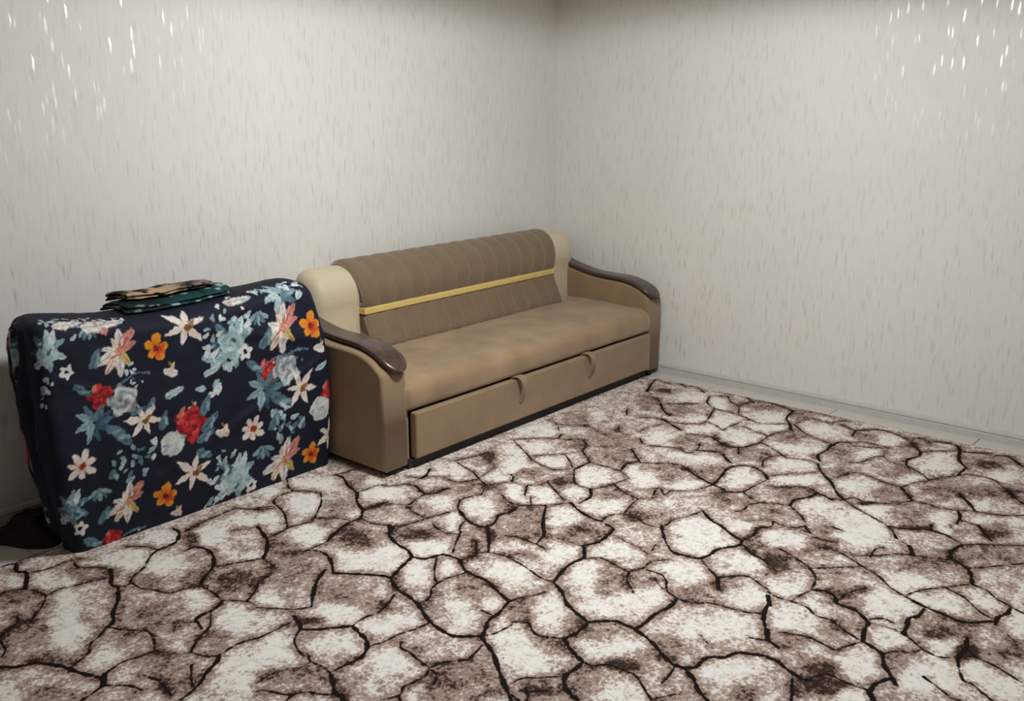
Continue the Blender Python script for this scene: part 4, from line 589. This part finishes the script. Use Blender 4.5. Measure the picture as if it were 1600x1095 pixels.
ZB = .0085
lx = spline([(.0, 1.250), (.10, 1.228), (.25, 1.208), (.45, 1.196), (.62, 1.193), (.76, 1.196), (.86, 1.200)], 60)
rx_ = spline([(.0, 2.368), (.30, 2.372), (.50, 2.366), (.60, 2.350), (.70, 2.332), (.78, 2.312), (.86, 2.300)], 60)
def xleft(z): return np.interp(z, lx[:, 0], lx[:, 1])
def xright(z): return np.interp(z, rx_[:, 0], rx_[:, 1])
def crest(u): return np.interp(u, [0, .08, .25, .42, .6, .78, .92, 1], [.830, .822, .794, .782, .790, .806, .812, .806])
NU, NF = 380, 270
us = np.linspace(0, 1, NU)
yb = 3.34
def profile(u):
    """front, rounded top edge, top, back of one slice: columns y, z, v"""
    h = crest(u)-ZB; r = .055
    z = np.linspace(0, h-r, NF); y = 3.030-.020*(z/h)-.022*np.sin(z/h*PI)
    a = np.linspace(0, PI/2, 22)[1:]
    y1 = y[-1]+.085*(1-np.cos(a)); z1 = h-r+r*np.sin(a); z1[:] = np.minimum(z1, h)
    y2 = np.linspace(y1[-1], yb-.06, 26)[1:]; z2 = h+.012*np.sin(np.linspace(0, PI, 25))-.022*np.linspace(0, 1, 25)
    y3 = yb-.06+.06*np.sin(a); z3 = z2[-1]-.06*(1-np.cos(a))
    z4 = np.linspace(z3[-1], 0, 30)[1:]; y4 = np.full(29, yb)+.02*np.sin(z4/h*PI)
    Y_ = np.concatenate([y, y1, y2, y3, y4]); Z_ = np.concatenate([z, z1, z2, z3, z4])+ZB
    v = np.concatenate([[0], np.cumsum(np.hypot(np.diff(Y_), np.diff(Z_)))])
    return Y_, Z_, v
pr_ = [profile(u) for u in us]
NV = len(pr_[0][0])
YY = np.array([p[0] for p in pr_]); ZZ = np.array([p[1] for p in pr_]); VV = np.array([p[2] for p in pr_])
XL = xleft(ZZ); XR = xright(ZZ); UU = us[:, None]
XX = XL+(XR-XL)*UU
# rounded vertical edges at both ends
e = np.minimum(UU, 1-UU)*1.15; rr_ = .05
ins = rr_-np.sqrt(np.clip(rr_**2-np.clip(rr_-e, 0, rr_)**2, 0, None))
YC = 3.185
YY = YY+(YC-YY)*np.clip(ins/.15, 0, 1)
ZZ = ZZ-np.clip(ins, 0, 1)*.5*sstep(.6, .8, ZZ)
# folds and creases in the cloth
wr = .010*vnoise(XX, ZZ, 4.2, 51, 3)+.004*vnoise(XX, ZZ, 15, 52, 2)
dg = (ZZ-.30)-.42*(XX-1.85)
wr += .009*np.exp(-(dg/.022)**2)*sstep(1.7, 1.95, XX)*(1-sstep(2.25, 2.36, XX))
dg2 = (ZZ-.72)+.22*(XX-1.75)
wr += .007*np.exp(-(dg2/.03)**2)*sstep(1.55, 1.8, XX)
for k, (xa, za, sl, wd, am) in enumerate(((1.42, .55, -.5, .018, .006), (1.62, .22, .35, .02, .006), (2.1, .62, -.25, .018, .006), (1.35, .2, .8, .02, .006))):
    q_ = (ZZ-za)-sl*(XX-xa); wr += am*np.exp(-(q_/wd)**2)*np.exp(-((XX-xa)/.18)**2)
fr = (np.arange(NV) < NF+21)[None]*1.0
low_ = sstep(.0, .05, ZZ)
YY = YY-wr*fr*low_; ZZ = ZZ+wr*(1-fr)*.9*low_
ZZ = np.maximum(ZZ, ZB)
P = np.stack([XX, YY, ZZ], -1)
colr = paint(XX+np.where(UU < .5, -1.5, 1.0)*ins, VV+ZB)
# the two ends close with slices that shrink towards the middle, puckered into upright folds
def end(first, sgn, n=16):
    S = []
    B = P[0 if first else -1]; Cb = colr[0 if first else -1]; cs = []
    for k in range(1, n+1):
        s = 1-k/n*.97
        q_ = B.copy(); q_[:, 1] = YC+(B[:, 1]-YC)*s
        q_[:, 2] = ZB+(B[:, 2]-ZB)*(1-.03*k/n)
        fold = .017*np.sin(k/n*3*PI+B[:, 2]*7+1.5*np.sin(B[:, 2]*11))+.010*vnoise(q_[:, 2], q_[:, 1]*4, 12, 77, 2)
        q_[:, 0] += sgn*(fold*sstep(0, .25, k/n)+.012*sstep(0, .4, k/n))*(1 if first else .2)
        S.append(q_)
        cs.append(paint(1.27+(q_[:, 1]-YC)*1.6+.35*(B[:, 1] > YC), q_[:, 2]*1.0+.02)*.9)
    return np.array(S), np.array(cs)
Sa, ca = end(True, -1); Sb, cb_ = end(False, 1)
P = np.concatenate([Sa[::-1], P, Sb]); colr = np.concatenate([ca[::-1], colr, cb_])
tuck = np.interp(P[:, :, 2], [0, .1, .285, .57, .7, .8], [.085, .070, .045, .045, .038, .05])
P[:, :, 0] += tuck*sstep(3.05, 3.27, P[:, :, 1])*(1-sstep(1.22, 1.5, P[:, :, 0]))
P[:, :, 0] = np.minimum(P[:, :, 0], 2.379)
me = grid_mesh('bedding_bundle', P, True, True)
at = me.attributes.new('print', 'FLOAT_COLOR', 'POINT')
at.data.foreach_set('color', np.concatenate([colr.reshape(-1, 3), np.ones((colr.size//3, 1))], 1).astype(np.float32).ravel())
def printed(name, rough=.75):
    m = NT(name); c = m.coord(); a = m.n('ShaderNodeAttribute', attribute_name='print')
    m.set(Base_Color=a.outputs['Color'], Roughness=rough, Sheen_Weight=.0, Specular_IOR_Level=.25)
    m.bump(m.math('ADD', m.noise(c, 700, 1), m.math('MULTIPLY', m.noise(c, 34, 4), 3.5)), .22, .0015)
    return m.m
M_print = printed('floral_print')
bundle = thing('bedding_bundle', 'tall pile of bedding wrapped in navy cloth printed with flowers, left of the sofa', 'bedding', (1.8, 3.18, ZB))
cover = obj('floral_cover', me, M_print, bundle); cover.location = (-1.8, -3.18, -ZB)
# gathered cloth folds hanging down its left end
def fold_strip(x, y, zt, zb, r, seed, flat, base, spots):
    n = 60; z = np.linspace(zt, zb, n); g = np.random.default_rng(seed)
    ph = g.uniform(0, 6)
    px_ = np.interp(z, [0, .3, .6, .8], [x+.085, x+.034, x+.018, x+.024])+.006*np.sin(z*13+ph)
    py = y+.012*np.sin(z*9+ph)
    path = np.stack([px_, py, z], 1)
    rad = r*(.75+.25*np.sin(z*17+ph))*np.clip(np.minimum(np.arange(n)+.6, n-np.arange(n)-.4)/4, 0, 1)**.5
    Pt = tube(path, rad, 16, flat)
    me = grid_mesh('cloth_fold', Pt, True, True)
    X_, Z_ = Pt[..., 1]*2.2+seed, Pt[..., 2]
    f = vnoise(X_, Z_, 16, seed, 3); f2 = vnoise(X_, Z_, 22, seed+5, 2)
    cc = np.empty(Pt.shape); cc[:] = base
    for th_, c_ in spots:
        k = sstep(th_, th_+.12, f if th_ > 0 else f2)[..., None]; cc = cc*(1-k)+np.asarray(c_)*k
    at = me.attributes.new('print', 'FLOAT_COLOR', 'POINT')
    at.data.foreach_set('color', np.concatenate([cc.reshape(-1, 3), np.ones((cc.size//3, 1))], 1).astype(np.float32).ravel())
    o = obj('cloth_fold', me, M_print, bundle); o.location = (-1.8, -3.18, -ZB)
fold_strip(1.206, 3.13, .765, .03, .026, 3, 1.0, lin(24, 23, 28), [(.10, lin(168, 158, 150)), (.36, lin(130, 50, 52))])
fold_strip(1.212, 3.19, .735, .03, .024, 8, 1.0, lin(30, 26, 28), [(.12, lin(150, 132, 116))])
fold_strip(1.228, 3.26, .70, .04, .026, 5, 1.0, lin(20, 20, 24), [(.16, lin(120, 112, 110))])

# ------------------------------------------------------------------ folded cloths on top
jt = slice(NF+14, NF+50)
TOPX, TOPY, TOPZ = XX[::6, jt].ravel(), YY[::6, jt].ravel(), ZZ[::6, jt].ravel()
def drape(x, y):
    sh = x.shape; x = x.ravel(); y = y.ravel(); out_ = np.empty(len(x))
    for a in range(0, len(x), 500):
        d = (x[a:a+500, None]-TOPX)**2+(y[a:a+500, None]-TOPY)**2
        w_ = np.exp(-d/.012**2)+1e-12; out_[a:a+500] = (w_*TOPZ).sum(1)/w_.sum(1)
    return out_.reshape(sh)
def folded(name, x0, x1, y0, y1, z0, th, layers, seed, painter, label, tilt=0.0, droop=0.0):
    """a cloth folded into a few flat layers; the fold runs round the left end"""
    root = thing(name, label, 'blanket', ((x0+x1)/2, (y0+y1)/2, z0+.79))
    n = 90; nw = 26
    for k in range(layers):
        g = np.random.default_rng(seed+k)
        t = th/layers; zc = z0+t*(k+.5); h = t*.58
        a = g.uniform(-.012, .012); xa, xb = x0+g.uniform(0, .025), x1-g.uniform(0, .03)
        L = np.linspace(0, 1, n); prof = []
        sec = [(math.copysign(abs(math.cos(q))**.55, math.cos(q)), math.copysign(abs(math.sin(q))**.8, math.sin(q))) for q in np.linspace(0, 2*PI, 44, endpoint=False)]
        Pt = np.zeros((n, 44, 3))
        xx = xa+(xb-xa)*L
        e_ = np.minimum(L, 1-L)*(xb-xa); cap = np.sqrt(np.clip(1-(1-np.clip(e_/(h*1.2), 0, 1))**2, 0, 1))*.97+.03
        for j, (cy, cz) in enumerate(sec):
            Pt[:, j, 0] = xx
            Pt[:, j, 1] = (y0+y1)/2+a+(y1-y0)/2*cy*(.93+.07*cap)
            Pt[:, j, 2] = zc+h*cz*cap
        w1 = vnoise(Pt[..., 0], Pt[..., 1], 20, seed+k*3, 3)
        Pt[..., 2] += .0045*w1*(.5+k/layers)+tilt*(Pt[..., 0]-x0)-droop*sstep(.55, 1, (Pt[..., 0]-x0)/(x1-x0))*(k+1)/layers
        Pt[..., 1] += .009*vnoise(Pt[..., 0], Pt[..., 2], 24, seed+k*5+1, 3)
        Pt[..., 0] += .014*vnoise(Pt[..., 1], Pt[..., 2], 30, seed+k*7+2, 2)*np.clip(1-e_[:, None]/.08, 0, 1)
        Pt[..., 2] += drape(Pt[..., 0], Pt[..., 1])
        me = grid_mesh('fold_layer', Pt, True, True)
        cc = painter(Pt[..., 0]+k*.37, Pt[..., 1]+Pt[..., 2]*1.3, k)
        at = me.attributes.new('print', 'FLOAT_COLOR', 'POINT')
        at.data.foreach_set('color', np.concatenate([cc.reshape(-1, 3), np.ones((cc.size//3, 1))], 1).astype(np.float32).ravel())
        o = obj('fold_layer', me, M_print, root); o.location = (-(x0+x1)/2, -(y0+y1)/2, -z0-.79)
    return root
def p_green(X, V, k):
    f = vnoise(X, V, 26, 3, 3); g = vnoise(X, V, 34, 15, 2); left = 1-sstep(1.66, 1.74, X-k*.37)
    c = np.empty(X.shape+(3,)); c[:] = lin(22, 62, 64)
    c = c*(1-left[..., None])+lin(22, 32, 28)*left[..., None]
    k1 = sstep(.28, .4, f)[..., None]; c = c*(1-k1)+lin(16, 24, 34)*k1
    k2 = (sstep(.3, .42, g)*(1-left*.5))[..., None]; c = c*(1-k2)+lin(142, 166, 164)*k2
    return c
def p_tan(X, V, k):
    f = vnoise(X, V, 17, 61, 3); g = vnoise(X, V, 30, 64, 2); x = X-k*.37
    right = sstep(1.74, 1.84, x); left = 1-sstep(1.585, 1.615, x)
    c = np.empty(X.shape+(3,)); c[:] = lin(178, 150, 122)
    c = c*(1-right[..., None]*.75)+lin(110, 96, 100)*right[..., None]*.75
    k1 = np.clip(sstep(.20, .30, f)+right*sstep(-.1, .05, g)*.95+left*sstep(-.25, 0, g), 0, 1)[..., None]; c = c*(1-k1)+lin(26, 20, 22)*k1
    k2 = (sstep(.34, .46, g)*left)[..., None]; c = c*(1-k2)+lin(120, 120, 60)*k2
    return c
folded('folded_cloth', 1.535, 1.985, 3.09, 3.28, .003, .026, 2, 11, p_green, 'dark green and teal patterned cloth folded flat on the floral bundle, under the tan one', .0, .0)
folded('folded_blanket', 1.555, 1.935, 3.12, 3.275, .0365, .026, 2, 23, p_tan, 'tan and black patterned blanket folded on the very top of the pile', .006, .012)

# ------------------------------------------------------------------ black cloth on the floor by the left wall
n = 64
A = np.linspace(0, 2*PI, n, endpoint=False); Rg = np.linspace(1, 0, 22)
out = spline([(1.02, 3.30), (1.11, 3.33), (1.165, 3.225), (1.225, 3.165), (1.275, 3.19), (1.295, 3.30), (1.305, 3.375), (1.38, 3.375), (1.43, 3.42), (1.40, 3.478), (1.30, 3.480), (1.23, 3.475), (1.17, 3.44), (1.09, 3.395), (1.0, 3.37), (.94, 3.345), (.93, 3.31), (1.02, 3.30)], n+1)[:-1]
cen = np.array((1.21, 3.375))
P = np.zeros((22, n, 3))
for k, r in enumerate(Rg):
    q = cen+(out-cen)*r
    P[k, :, :2] = q
    hgt = (.032*np.exp(-((q[:, 0]-1.28)/.15)**2)*(.55+.45*sstep(3.2, 3.42, q[:, 1]))+.020)
    P[k, :, 2] = hgt*(1-r**4)*(1+.5*vnoise(q[:, 0], q[:, 1], 22, 3, 3))+.0015
base = P[0].copy(); base[:, 2] = .001
P = np.concatenate([base[None], P])
tag(obj('crumpled_cloth', grid_mesh('crumpled_cloth', P, True, True), M_blackcloth), 'crumpled black cloth on the floor against the wall, left of the floral bundle', 'cloth')
